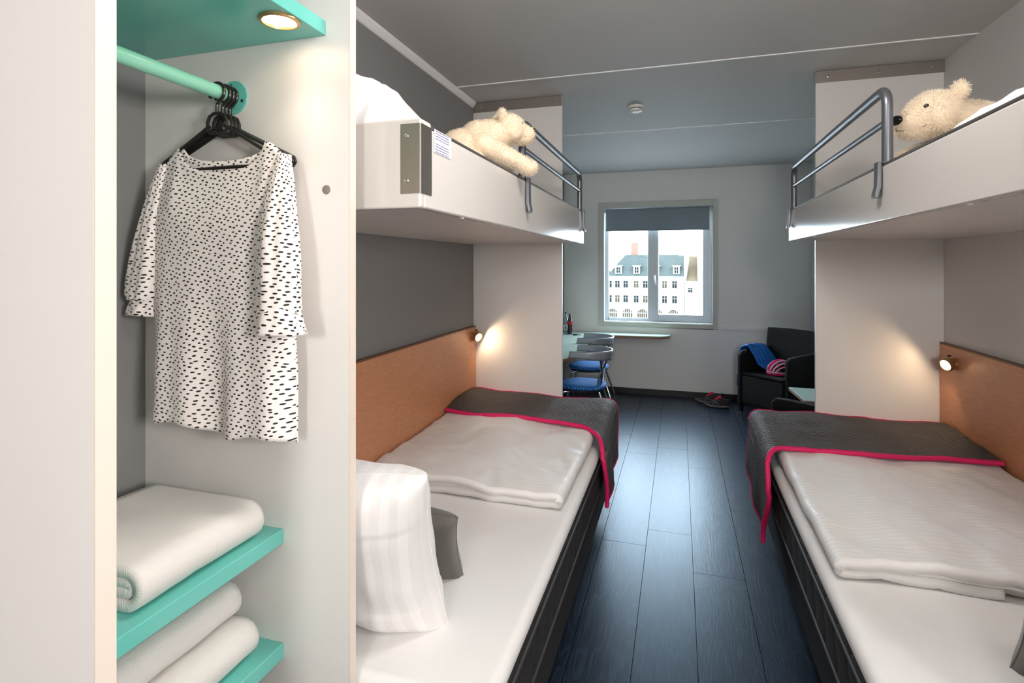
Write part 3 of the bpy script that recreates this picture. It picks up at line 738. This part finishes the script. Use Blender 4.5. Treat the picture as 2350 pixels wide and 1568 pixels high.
bunk(-1, -XL - .002, .582, 'left', 2.09, 2.092, 1.854); bunk(1, XR - .002, .605, 'right', 1.965, 2.072, 1.828)
duvet(-1, 1.31, .64, .80, 1.25, 2.45, 'folded white duvet at the foot of the left upper bunk', 21, z0=1.813, up=.02, hgt=.07, y1=3.45)
duvet(1, 1.33, .655, .80, 1.25, 2.35, 'folded white duvet at the foot of the right upper bunk', 23, z0=1.787, up=.02, hgt=.07, y1=3.45)
def heap(x0, x1, y0, y1, z0, H, label, seed, amp):
    o = thing('pillow', ((x0 + x1) / 2, (y0 + y1) / 2, z0), label, 'pillow', 'white pillows')
    def top(u, v):
        x = x0 + (x1 - x0) * u; y = y0 + (y1 - y0) * v; a, b = 2 * u - 1, 2 * v - 1
        e = max(0, 1 - abs(a) ** 6) ** .4 * max(0, 1 - abs(b) ** 4) ** .45
        z = H(x, y) * e; rg = ns(x * 9 + y * 3, y * 5 - x * 2, seed); rg2 = abs(ns(x * 16, y * 9, seed + 2))
        return (x + .02 * rg * e, y + .02 * rg2 * e, z0 + z * (1 + amp * rg - amp * 1.2 * rg2))
    B().grid(top, 70, 50, False, lambda u, v: (v * (y1 - y0), u * (x1 - x0))).grid(lambda u, v: (x0 + (x1 - x0) * u, y0 + (y1 - y0) * v, z0), 70, 50).obj('pillow_cover', m_pillow, o, smooth=180)
    return o
heap(-1.30, -.61, 1.19, 1.62, 1.8125, lambda x, y: .07 + .165 * sst(-.62, -.87, x), 'crumpled white pillow at the near end of the left upper bunk', 31, .16)
heap(.645, 1.32, 1.20, 1.76, 1.7865, lambda x, y: .135, 'white pillow at the near end of the right upper bunk', 37, .10)

# ------------------------------------------------------------------ plush polar bears
def bear(loc, rz, label, paw, scale=1.0, pitch=0, headyaw=0):
    o = thing('plush_polar_bear', loc, label, 'soft toy', 'plush polar bears', rz); o.scale = (scale,) * 3
    b = B(); Hm = Matrix.Translation((.0, 0, .15)) @ Matrix.Rotation(headyaw, 4, 'Z') @ Matrix.Rotation(pitch, 4, 'Y')
    H = lambda x, y, z: Hm @ Vector((x, y, z)); Hr = Hm.to_3x3()
    def cap(p, q, r0, r1, n=8):
        p, q = Vector(p), Vector(q)
        for i in range(n + 1):
            t = i / n; r = r0 + (r1 - r0) * t; b.ell(p.lerp(q, t), (r, r, r), 14, 9)
    b.ell((-.19, 0, .06), (.12, .115, .10), 20, 12); b.ell((-.12, 0, .09), (.10, .105, .09), 18, 12)
    cap((-.12, 0, .12), H(-.01, 0, .0), .085, .068)
    b.ell(H(.03, 0, .02), (.085, .078, .074), 20, 14, Hr); b.ell(H(.085, 0, .0), (.062, .050, .047), 18, 12, Hr)
    b.ell(H(.122, 0, -.004), (.044, .042, .040), 16, 10, Hr); b.ell(H(.10, 0, -.030), (.052, .038, .026), 16, 10, Hr)
    for s in (-1, 1):
        b.ell(H(.045, s * .045, .0), (.045, .036, .045), 14, 10, Hr)
        b.ell(H(-.014, s * .060, .078), (.020, .030, .030), 14, 10, Hr @ Matrix.Rotation(s * -.35, 3, 'X'))
        cap((-.26, s * .085, .03), (-.14, s * .12, .0), .055, .036)
    cap((-.11, .085, .08), paw[0], .048, .036); b.ell(paw[0], (.045, .04, .036), 14, 10)
    cap((-.11, -.085, .08), paw[1], .048, .036); b.ell(paw[1], (.045, .04, .036), 14, 10)
    tmp = b.obj('tmp', m_fur, None, smooth=0)
    k = tmp.modifiers.new('r', 'REMESH'); k.mode = 'VOXEL'; k.voxel_size = .006
    k = tmp.modifiers.new('s', 'SMOOTH'); k.factor = .5; k.iterations = 8
    bpy.context.view_layer.update()
    me = bpy.data.meshes.new_from_object(tmp.evaluated_get(bpy.context.evaluated_depsgraph_get())); me.name = 'body'
    bpy.data.objects.remove(tmp)
    me.polygons.foreach_set('use_smooth', [True] * len(me.polygons))
    me.materials.clear(); me.materials.append(m_fur)
    body = bpy.data.objects.new('body', me); COL.objects.link(body); body.parent = o
    rnd = random.Random(5); f = B(); vv = me.vertices; pol = list(me.polygons)
    for _ in range(26000):
        p = rnd.choice(pol); c = p.center; n = p.normal
        d = (n + Vector((rnd.uniform(-.9, .5), rnd.uniform(-.6, .6), rnd.uniform(-.9, .4)))).normalized()
        sd = n.cross(Vector((rnd.random(), rnd.random(), rnd.random() + .1))).normalized() * .0011
        L = rnd.uniform(.006, .014); f.add([c - sd - n * .001, c + sd - n * .001, c + d * L], [(0, 1, 2)])
    mf = bpy.data.meshes.new('fur'); mf.from_pydata(f.v, [], f.f); mf.materials.append(m_strand)
    fo = bpy.data.objects.new('fur', mf); COL.objects.link(fo); fo.parent = body; fo['kind'] = 'stuff'
    B().ell(H(.160, 0, .012), (.014, .023, .017), 14, 10, Hr).obj('nose', m_nose, o, local=True)
    for s in (-1, 1):
        B().ell(H(.088, s * .043, .040), (.0095, .0085, .0095), 12, 8, Hr).obj('eye', m_eye, o, local=True)
    mt = [H(.164, 0, -.008), H(.163, 0, -.020), H(.150, .018, -.026), H(.120, .033, -.026), H(.095, .043, -.020)]
    mt2 = [H(.163, 0, -.020), H(.150, -.018, -.026), H(.120, -.033, -.026), H(.095, -.043, -.020)]
    B().tube(catmull(mt, 4), .0016, 6).tube(catmull(mt2, 4), .0016, 6).obj('mouth', m_mouth, o, local=True)
    return o
bear((-.648, 1.99, 1.908), R(26), 'cream plush polar bear seen from behind leaning over the left bunk edge', [(.06, .10, .02), (.115, -.085, -.03)], .78, headyaw=R(6), pitch=R(-3))
bear((.815, 2.09, 1.845), R(200), 'cream plush polar bear facing sideways on the right upper bunk', [(.05, .09, .03), (.05, -.09, .03)], .97, pitch=R(7))

# ------------------------------------------------------------------ smoke detector
sd = thing('smoke_detector', (-.286, 3.86, ZC), 'white round smoke detector on the ceiling', 'smoke detector')
B().lathe([(.052, 0), (.052, -.014), (.049, -.018)], (-.286, 3.86, ZC), n=28).obj('detector_base', m_plastic, sd)
B().lathe([(.044, -.018), (.044, -.024)], (-.286, 3.86, ZC), n=28).obj('vent_ring', m_cap, sd)
B().lathe([(.047, -.024), (.045, -.036), (.03, -.043), (.001, -.044)], (-.286, 3.86, ZC), n=28).obj('detector_cover', m_plastic, sd)

# ------------------------------------------------------------------ desk
dk = thing('desk', (-1.1, 5.6, 0), 'curved mint desktop running along the far left corner under the window', 'desk')
ed = catmull([(-.092, 6.50, 0), (-.105, 6.40, 0), (-.17, 6.315, 0), (-.30, 6.285, 0), (-.55, 6.275, 0), (-.78, 6.265, 0), (-.90, 6.235, 0), (-.938, 6.14, 0), (-.925, 5.85, 0), (-.89, 5.5, 0), (-.845, 5.15, 0), (-.845, 4.95, 0), (-.885, 4.74, 0), (-.96, 4.54, 0), (-1.08, 4.40, 0), (-1.22, 4.34, 0), (-1.338, 4.32, 0)], 6)
poly = [(-.092, YF - .002)] + [(p.x, p.y) for p in ed] + [(-1.338, YF - .002)]
B().prism(poly, .712, .720, 'z').obj('desktop', m_desk, dk, smooth=30)
pin = [(x * 1.0 - .002 if 0 else x, y) for x, y in poly]
B().prism(pin, .690, .7118, 'z').obj('desk_edge', m_wood_edge, dk, smooth=30)
for (x, y) in ((-1.30, 4.8), (-1.30, 5.9)): B().box(-1.338, -1.10, y - .015, y + .015, .60, .69).obj('bracket', m_strip, dk, bevel=.003)
B().tube([(-1.0, 4.72, 0), (-1.0, 4.72, .69)], .025, 16).obj('leg', m_chrome, dk)

# bottles and opener
wb = thing('water_bottle', (-1.262, 6.27, .72), 'clear glass water bottle with white label on the desk', 'bottle')
B().lathe([(.030, .0), (.033, .006), (.033, .12), (.030, .145), (.016, .195), (.0125, .21), (.0125, .228)], (-1.262, 6.27, .7205), n=24).obj('glass', m_bottle, wb)
B().lathe([(.0335, .035), (.0335, .105)], (-1.262, 6.27, .7205), n=24, caps=False).obj('label_band', m_label, wb)
B().lathe([(.0145, .226), (.0145, .244), (.012, .247)], (-1.262, 6.27, .7205), n=18).obj('cap', m_cap, wb)
B().prism([(-1.266, .775), (-1.254, .775), (-1.254, .80), (-1.266, .80)], 6.2355, 6.2362, 'y').obj('label_mark', m_navy, wb, smooth=0)
cb = thing('cola_bottle', (-1.205, 6.22, .72), 'dark cola bottle with red label on the desk', 'bottle')
B().lathe([(.026, 0), (.028, .006), (.028, .05), (.0245, .075), (.028, .11), (.028, .14), (.015, .195), (.0125, .205), (.0125, .232)], (-1.205, 6.22, .7205), n=24).obj('glass', m_cola, cb)
B().lathe([(.0285, .112), (.0285, .146)], (-1.205, 6.22, .7205), n=24, caps=False).obj('label_band', m_red, cb)
B().lathe([(.0145, .228), (.0155, .236), (.013, .24)], (-1.205, 6.22, .7205), n=18).obj('cap', m_cap, cb)
bo = thing('bottle_opener', (-1.10, 6.13, .72), 'small black and silver bottle opener lying on the desk', 'opener')
B().tube([(-1.15, 6.11, .727), (-1.105, 6.125, .727)], [.010, .008], 8).obj('grip', m_rubber, bo)
B().tube([(-1.105, 6.125, .726), (-1.075, 6.135, .726), (-1.055, 6.155, .726), (-1.045, 6.145, .726), (-1.06, 6.128, .726)], .004, 8).obj('blade', m_chrome, bo)

# ------------------------------------------------------------------ desk chairs (face -X)
def desk_chair(loc, label, rz=0):
    o = thing('desk_chair', loc, label, 'chair', 'chrome chairs with blue seats at the desk', rz)
    def se(r, n=40, k=2.6): return [(r * math.copysign(abs(math.cos(2 * math.pi * i / n)) ** (2 / k), math.cos(2 * math.pi * i / n)), r * math.copysign(abs(math.sin(2 * math.pi * i / n)) ** (2 / k), math.sin(2 * math.pi * i / n))) for i in range(n)]
    b = B(); n = 40; prof = [(.150, .438), (.196, .442), (.205, .455), (.200, .468), (.17, .480), (.10, .487), (.01, .489)]
    vs = []
    for r, z in prof: vs += [(x, y, z) for x, y in se(r)]
    b.add(vs, [(i * n + k, i * n + (k + 1) % n, (i + 1) * n + (k + 1) % n, (i + 1) * n + k) for i in range(len(prof) - 1) for k in range(n)] + [tuple(range(n))[::-1], tuple(range(n * 6, n * 7))])
    b.obj('seat', m_seat, o, local=True, smooth=60)
    B().prism(se(.19), .424, .4375).obj('seat_pan', m_black, o, local=True)
    def band(u, v):
        s = (u - .5) * 2; a = abs(s)
        if a > .62: x, y = -.09 + (1 - (a - .62) / .38) * .14, .205
        else:
            t = a / .62 * math.pi / 2; x, y = .05 + .20 * math.cos(t), .205 * math.sin(t)
        hgt = .058 + .03 * max(0, 1 - a * 1.4)
        return (x + .012 * (v - .5), math.copysign(y, s), .775 - hgt + hgt * v)
    B().grid(band, 48, 4).obj('backrest', m_shell, o, local=True, solid=.012, smooth=60)
    for s in (-1, 1):
        B().tube(catmull([(.215, s * .075, .715), (.165, s * .095, .58), (.145, s * .10, .47), (.185, s * .125, .33), (.245, s * .155, .15), (.275, s * .175, 0)], 5), .0095, 10).obj('rear_leg', m_chrome, o, local=True)
        B().tube(catmull([(.17, s * .13, .715), (.175, s * .10, .60), (.15, s * .06, .44), (.05, s * .10, .415), (-.12, s * .15, .415), (-.165, s * .165, .36), (-.215, s * .19, 0)], 5), .0095, 10).obj('front_leg', m_chrome, o, local=True)
    return o
desk_chair((-.815, 4.83, 0), 'chrome chair with blue seat and grey curved back, nearer of the two at the desk')
desk_chair((-.905, 5.72, 0), 'chrome chair with blue seat and grey curved back, farther one near the window')

# ------------------------------------------------------------------ rattan armchairs (face local -Y)
def armchair(loc, rz, label):
    o = thing('rattan_armchair', loc, label, 'armchair', 'black rattan armchairs', rz)
    w, d = .285, .25
    B().box(-w + .052, w - .052, -d, d - .06, .14, .425).obj('seat_base', m_rattan, o, local=True, bevel=.02, seg=3)
    B().box(-w + .056, w - .056, -d + .005, d - .07, .4255, .462).obj('seat', m_rattan, o, local=True, bevel=.018, seg=3)
    for s in (-1, 1):
        pr = [(-d, .12), (d - .02, .12), (d - .02, .70), (d - .10, .675), (-d + .1, .665), (-d + .03, .66), (-d, .63)]
        B().prism(pr, *sorted((s * w, s * (w - .05))), ax='x').obj('arm', m_rattan, o, local=True, bevel=.015, seg=3)
    def back(u, v):
        a = 2 * u - 1
        return (a * (w - .004 + .012 * v), d - .035 + .055 * v * v - .05 * a * a * a * a * (1 - .6 * v), .13 + .745 * v - .012 * a * a * v)
    B().grid(back, 24, 20).obj('backrest', m_rattan, o, local=True, solid=.045, smooth=60)
    for sx in (-1, 1):
        for sy in (-1, 1):
            l = B().box(sx * (w - .025) - .016, sx * (w - .025) + .016, sy * (d - .03) - .016, sy * (d - .03) + .016, .055, .13).obj('leg', m_rattan, o, local=True)
            B().lathe([(.014, 0), (.015, .056)], (sx * (w - .025), sy * (d - .03), 0), n=14).obj('foot', m_chrome, l, local=True)
    return o
AR = R(-44.6); AL = Vector((.935, 5.865, 0))
armchair(AL, AR, 'black rattan armchair in the far right corner with jacket and helmet')
armchair((.948, 3.91, 0), R(-135), 'black rattan armchair half hidden behind the right partition panel')
tb = thing('side_table', (1.13, 4.78, 0), 'small low table with mint top between the rattan armchairs', 'table')
B().prism([(.905, 4.56), (1.35, 4.56), (1.35, 5.02), (.875, 5.02)], .492, .50).obj('table_top', m_desk, tb, bevel=.002)
B().prism([(.905, 4.56), (1.35, 4.56), (1.35, 5.02), (.875, 5.02)], .472, .4918).obj('table_edge', m_wood_edge, tb, smooth=0)
B().tube([(1.14, 4.79, .02), (1.14, 4.79, .472)], .025, 16).obj('column', m_chrome, tb)
B().lathe([(.16, 0), (.16, .012), (.03, .022)], (1.14, 4.79, 0), n=24).obj('foot_plate', m_chrome, tb)

AM = Matrix.Translation(AL) @ Matrix.Rotation(AR, 4, 'Z')
def jk():
    o = thing('jacket', AL, 'bright blue zip jacket draped over the arm of the corner armchair', 'jacket', None, AR)
    prof = [(-.352, .30), (-.356, .40), (-.346, .52), (-.326, .62), (-.304, .676), (-.262, .690), (-.222, .676), (-.195, .62), (-.165, .55), (-.15, .51), (-.12, .485), (-.07, .474)]
    P = catmull([(x, z, 0) for x, z in prof], 5)
    def fn(u, v):
        i = u * (len(P) - 1); k = min(int(i), len(P) - 2); p = P[k].lerp(P[k + 1], i - k)
        wd = .10 + .05 * sst(.35, .75, u); c = -.04 + .10 * sst(.4, 1, u)
        y = c + wd * (2 * v - 1) + .012 * math.sin(u * 11)
        f = .012 * math.sin(v * 16 + u * 5) * sst(.02, .2, u) + .010 * ns(u * 7, v * 6, 3)
        return (p.x - abs(f) * (1 - sst(.4, .5, u)), y, p.y + abs(f) * sst(.38, .5, u) * 1.6 + .002)
    j = B().grid(fn, 70, 34).obj('fabric', m_jacket, o, local=True, solid=.012, off=1, smooth=180)
    hem = lambda u, v: Vector(fn(u * .09, v)) + Vector((-.012, 0, -.02 * (1 - u)))
    B().grid(hem, 4, 20).obj('hem_band', m_navy, o, local=True, solid=.02, smooth=60)
    off = Vector((0, -.004, .016))
    B().tube([Vector(fn(.42 + .5 * i / 30, .30)) + off for i in range(31)], .004, 6).obj('zip', m_navy, o, local=True)
    B().tube([Vector(fn(.44 + .04 * i / 6, .25)) + off for i in range(7)], .004, 6).obj('zip_pull', m_label, o, local=True)
    sl = catmull([(-.30, .02, .66), (-.345, .02, .58), (-.365, .01, .46), (-.365, .0, .33)], 6)
    s = B().tube(sl, [.03 + .012 * math.sin(i * .5) for i in range(len(sl))], 14).obj('sleeve', m_jacket, o, local=True, smooth=180)
    B().tube([(-.365, .0, .335), (-.364, -.002, .27)], [.036, .032], 14).obj('cuff', m_navy, s, local=True)
jk()
hp = AM @ Vector((.068, -.06, .463))
hm = thing('bicycle_helmet', hp, 'pink and white vented bicycle helmet on the corner armchair seat', 'helmet', None, R(20))
def dome(th, ph, k=1.0):
    return Vector((.128 * k * math.sin(th) * math.cos(ph), .095 * k * math.sin(th) * math.sin(ph), .012 + .125 * k * math.cos(th)))
B().grid(lambda u, v: dome(v * math.pi / 2, u * 2 * math.pi, .90), 36, 12, True).obj('liner', m_hdark, hm, local=True, smooth=180)
for i, a in enumerate((-64, -40, -14, 14, 40, 64)):
    pts = []
    for j in range(25):
        t = -math.pi / 2 + math.pi * j / 24; q = math.sin(R(a))
        x = .128 * math.sin(t) * math.sqrt(1 - q * q * .55); y = .097 * q * (.55 + .45 * math.cos(t)); z = .012 + .127 * math.sqrt(max(0, 1 - q * q * .8)) * math.cos(t)
        pts.append((x, y, z))
    B().tube(pts, .0105, 8).obj('rib', m_hpink, hm, local=True)
    B().tube([(x * 1.0, y + math.copysign(.012, a), z + .001) for x, y, z in pts[2:-2]], .006, 6).obj('rib_stripe', m_hwhite, hm, local=True)
for x0 in (-.07, 0, .07):
    pts = [(x0 + .01 * math.sin(R(a)), .096 * math.cos(R(a)) * math.sqrt(1 - (x0 / .135) ** 2), .012 + .120 * math.sin(R(a)) * math.sqrt(1 - (x0 / .135) ** 2)) for a in range(0, 181, 12)]
    B().tube(pts, .0085, 8).obj('cross_rib', m_hpink, hm, local=True)
B().tube([(.129 * math.cos(R(a)), .098 * math.sin(R(a)), .014) for a in range(0, 360, 12)], .012, 8, True).obj('rim', m_hpink, hm, local=True)
B().tube([(.131 * math.cos(R(a)), .100 * math.sin(R(a)), .032) for a in range(0, 360, 12)], .006, 8, True).obj('rim_stripe', m_hwhite, hm, local=True)

# ------------------------------------------------------------------ running shoes (toe towards +X)
def shoe(loc, rz, label):
    o = thing('running_shoe', loc, label, 'shoe', 'running shoes by the far wall', rz)
    def outl(t): return (-.14 + .285 * t, .036 + .012 * math.sin(t * math.pi * 1.1) - .004 * math.cos(t * 9)) 
    def ring(z, k, n=36):
        r = []
        for i in range(n):
            a = 2 * math.pi * i / n; x = .142 * math.copysign(abs(math.cos(a)) ** .8, math.cos(a)); wdt = .038 + .010 * x / .14
            r.append((x * (1 if k == 1 else k), wdt * k * math.sin(a) + .006 * math.cos(x * 12), z + (.018 * sst(.07, .14, x) + .006 * sst(-.08, -.14, x)) * 1))
        return r
    def stack(levels):
        b = B(); n = 36; vs = []
        for z, k in levels: vs += ring(z, k)
        return b.add(vs, [(i * n + j, i * n + (j + 1) % n, (i + 1) * n + (j + 1) % n, (i + 1) * n + j) for i in range(len(levels) - 1) for j in range(n)] + [tuple(range(n))[::-1], tuple(range(n * (len(levels) - 1), n * len(levels)))])
    stack([(0, .90), (.002, .94), (.009, .96)]).obj('outsole', m_soled, o, local=True)
    stack([(.0092, .97), (.020, 1.0), (.030, .98)]).obj('midsole', m_sole, o, local=True)
    def up(u, v):
        a = 2 * math.pi * u; c = math.cos(a); s = math.sin(a)
        x = .138 * math.copysign(abs(c) ** .8, c); w = (.037 + .010 * x / .14)
        top = .098 - .052 * sst(-.03, .13, x) - .012 * math.sin(max(0, min(1, (x + .14) / .1)) * math.pi)
        k = 1 - .48 * v ** 2.2
        xs = x * (1 - .30 * v ** 2) - .030 * v ** 2
        z0 = .030 + .016 * sst(.07, .14, x)
        return (xs, w * k * s, z0 + (top - z0) * v ** .8)
    B().grid(up, 40, 12, True).obj('upper', m_shoe, o, local=True, solid=.004, smooth=180)
    B().tube([up(i / 40, 1) for i in range(40)], .007, 8, True).obj('collar', m_shoe, o, local=True)
    B().tube(catmull([(.015, 0, .068), (-.02, 0, .094), (-.05, 0, .118)], 4), [.018, .018, .018, .019, .019, .02, .019, .017, .010], 10).obj('tongue', m_lace, o, local=True)
    for i in range(4):
        x = .045 - .022 * i; z = .064 + .010 * i
        B().tube([(x - .006, -.026, z - .008), (x, 0, z + .004), (x - .006, .026, z - .008)], .0032, 6).obj('lace', m_sole, o, local=True)
    B().tube([(-.145, 0, .085), (-.152, 0, .105), (-.146, 0, .118)], .006, 8).obj('heel_tab', m_soled, o, local=True)
    for s in (-1, 1):
        B().tube([(.035, s * .043, .036), (.005, s * .038, .062), (-.03, s * .042, .040)], .004, 6).obj('side_stripe', m_sole, o, local=True)
    return o
shoe((.385, 6.20, 0), R(168), 'dark running shoe with pink collar, nearer one by the rattan armchair')
shoe((.31, 6.36, 0), R(176), 'dark running shoe with pink collar, farther one against the far wall')

# ------------------------------------------------------------------ outside: houses across the square
structure(B().box(-160, 160, YF + 6, 320, -18.2, -18).obj('street', m_street, smooth=0))
hs = thing('town_house', (-7.2, 134, -18), 'long white town house with green slate mansard roof seen through the window', 'building')
H0, H1 = -16.2, 1.18
B().box(H0, H1, 130, 142, -18, -1.55).obj('wall', m_facade, hs, smooth=0)
B().box(H0 - .3, H1, 129.6, 142.2, -1.55, -1.15).obj('cornice', m_facade, hs, smooth=0)
B().add([(H0 - .2, 129.8, -1.15), (H1, 129.8, -1.15), (H1, 133, 3.9), (H0 + 3.9, 133, 3.9), (H0 - .2, 142, -1.15), (H1, 142, -1.15), (H1, 139, 3.9), (H0 + 3.9, 139, 3.9)],
        [(0, 1, 2, 3), (1, 5, 6, 2), (5, 4, 7, 6), (4, 0, 3, 7), (3, 2, 6, 7), (0, 4, 5, 1)]).obj('roof', m_slate, hs, smooth=0)
WM = {}
def hwin(par, x, z0, z1, w=1.05, mat=None, y=130):
    k = (z1 - z0, w, mat.name)
    if k not in WM:
        h = z1 - z0; a = B().box(-w / 2, w / 2, -.06, .02, 0, h).mesh('window', smooth=0); a.materials.append(mat)
        f = B()
        f.box(-.03, .03, -.1, -.06, 0, h)
        for q in (0, .62, 1): f.box(-w / 2, w / 2, -.1, -.06, q * h - .03, q * h + .03)
        f.box(-w / 2 - .06, -w / 2 + .02, -.1, -.06, 0, h).box(w / 2 - .02, w / 2 + .06, -.1, -.06, 0, h)
        g = f.mesh('muntins', smooth=0); g.materials.append(m_extwhite); WM[k] = (a, g)
    a, g = WM[k]
    o = bpy.data.objects.new('window', a); COL.objects.link(o); o.parent = par; o.location = Vector((x, y, z0)) - ORG[par]
    q = bpy.data.objects.new('muntins', g); COL.objects.link(q); q.parent = o
for i, x in enumerate((-15.68, -13.84, -11.93, -9.53, -7.45, -5.29, -3.16, -.95)):
    hwin(hs, x, -3.85, -2.2, mat=m_extglass2 if i in (3, 6) else m_extglass)
    hwin(hs, x, -7.3, -5.6, mat=m_extglass2 if i in (4, 1) else m_extglass)
for x in (-15.06, -11.52, -8.14, -4.81, -1.24):
    ar = [(x - 1.1, -11.2), (x + 1.1, -11.2), (x + 1.1, -9.7)] + [(x + 1.1 * math.cos(R(a)), -9.7 + .9 * math.sin(R(a))) for a in range(15, 180, 15)] + [(x - 1.1, -9.7)]
    q = B().prism(ar, 129.93, 130.02, 'y').obj('arched_window', m_extglass2, hs, smooth=0)
    f = B()
    for d in (-.7, -.25, .25, .7): f.box(x + d - .06, x + d + .06, 129.86, 129.93, -11.2, -9.0)
    f.box(x - 1.1, x + 1.1, 129.86, 129.93, -9.8, -9.6).obj('muntins', m_extwhite, q, smooth=0)
for x in (-13.64, -9.43, -5.1, -.57):
    d = B().box(x - .75, x + .75, 129.9, 133.0, -.6, 1.15).obj('dormer', m_facade, hs, smooth=0)
    B().prism([(x - .95, 1.15), (x + .95, 1.15), (x + 1.1, 1.4), (x - .95, 1.4)], 129.7, 133.2, 'y').obj('dormer_roof', m_extwhite, d, smooth=0)
    B().box(x - .42, x + .42, 129.84, 129.9, -.35, .95).obj('dormer_pane', m_extglass, d, smooth=0)
    B().box(x - .04, x + .04, 129.80, 129.84, -.35, .95).box(x - .42, x + .42, 129.80, 129.84, .28, .36).obj('muntins', m_extwhite, d, smooth=0)
B().box(-11.2, -9.6, 136, 137.5, 3.9, 7.0).obj('chimney', m_chim, hs, smooth=0)
nb = thing('narrow_house', (3.1, 134, -18), 'narrow white house with brown tiled roof right of the green roof', 'building')
B().box(1.3, 4.0, 130, 142, -18, -2.25).obj('wall', m_facade, nb, smooth=0)
B().box(1.25, 4.0, 129.7, 130.1, -2.45, -2.2).obj('cornice', m_facade, nb, smooth=0)
B().add([(1.55, 129.8, -2.2), (4.0, 129.8, -2.2), (4.0, 134, 3.55), (2.3, 134, 3.55), (1.55, 142, -2.2), (4.0, 142, -2.2)], [(0, 1, 2, 3), (1, 5, 2), (5, 4, 3, 2), (4, 0, 3), (0, 4, 5, 1)]).obj('roof', m_tile, nb, smooth=0)
B().prism([(1.30, -2.2), (1.55, -2.2), (2.35, 3.7), (2.1, 3.7)], 129.7, 131.5, 'y').obj('gable_edge', m_extwhite, nb, smooth=0)
hwin(nb, 2.46, -4.75, -3.7, .95, m_extglass)
tw = thing('tall_house', (7, 134, -18), 'tall plain white house at the right edge of the window view', 'building')
B().box(4.02, 12, 129.5, 142, -18, 3.4).obj('wall', m_facade, tw, smooth=0)
B().prism([(4.02, 3.4), (12.2, 3.4), (8, 6.5)], 129.3, 142.2, 'y').obj('roof', m_facade, tw, smooth=0)
hwin(tw, 6.0, -1.6, 0, 1.0, m_extglass, 129.5); hwin(tw, 8.5, -1.6, 0, 1.0, m_extglass, 129.5)
lh = thing('left_house', (-24, 136, -18), 'pale house with hipped roof at the left edge of the window view', 'building')
B().box(-32, H0 - .6, 131, 142, -18, -.5).obj('wall', m_facade, lh, smooth=0)
B().prism([(-32.3, -.5), (H0 - .5, -.5), (-20, 4.2), (-28, 4.2)], 131, 142, 'y').obj('roof', m_tile, lh, smooth=0)
for x, z0, z1, l in ((-14.0, -18, 10.2, 'slim church spire far left above the roofs'), (-17.6, -18, 7.6, 'second faint church spire left of the first')):
    sp_ = thing('church_spire', (x, 170, z0), l, 'spire')
    B().box(x - 1.0, x + 1.0, 169, 171, z0, z1 - 5).obj('tower', m_facade, sp_, smooth=0)
    B().lathe([(1.1, 0), (.5, 1.4), (.12, 2.6), (.04, 5)], (x, 170, z1 - 5), n=8).obj('spire_roof', m_copper, sp_, smooth=0)
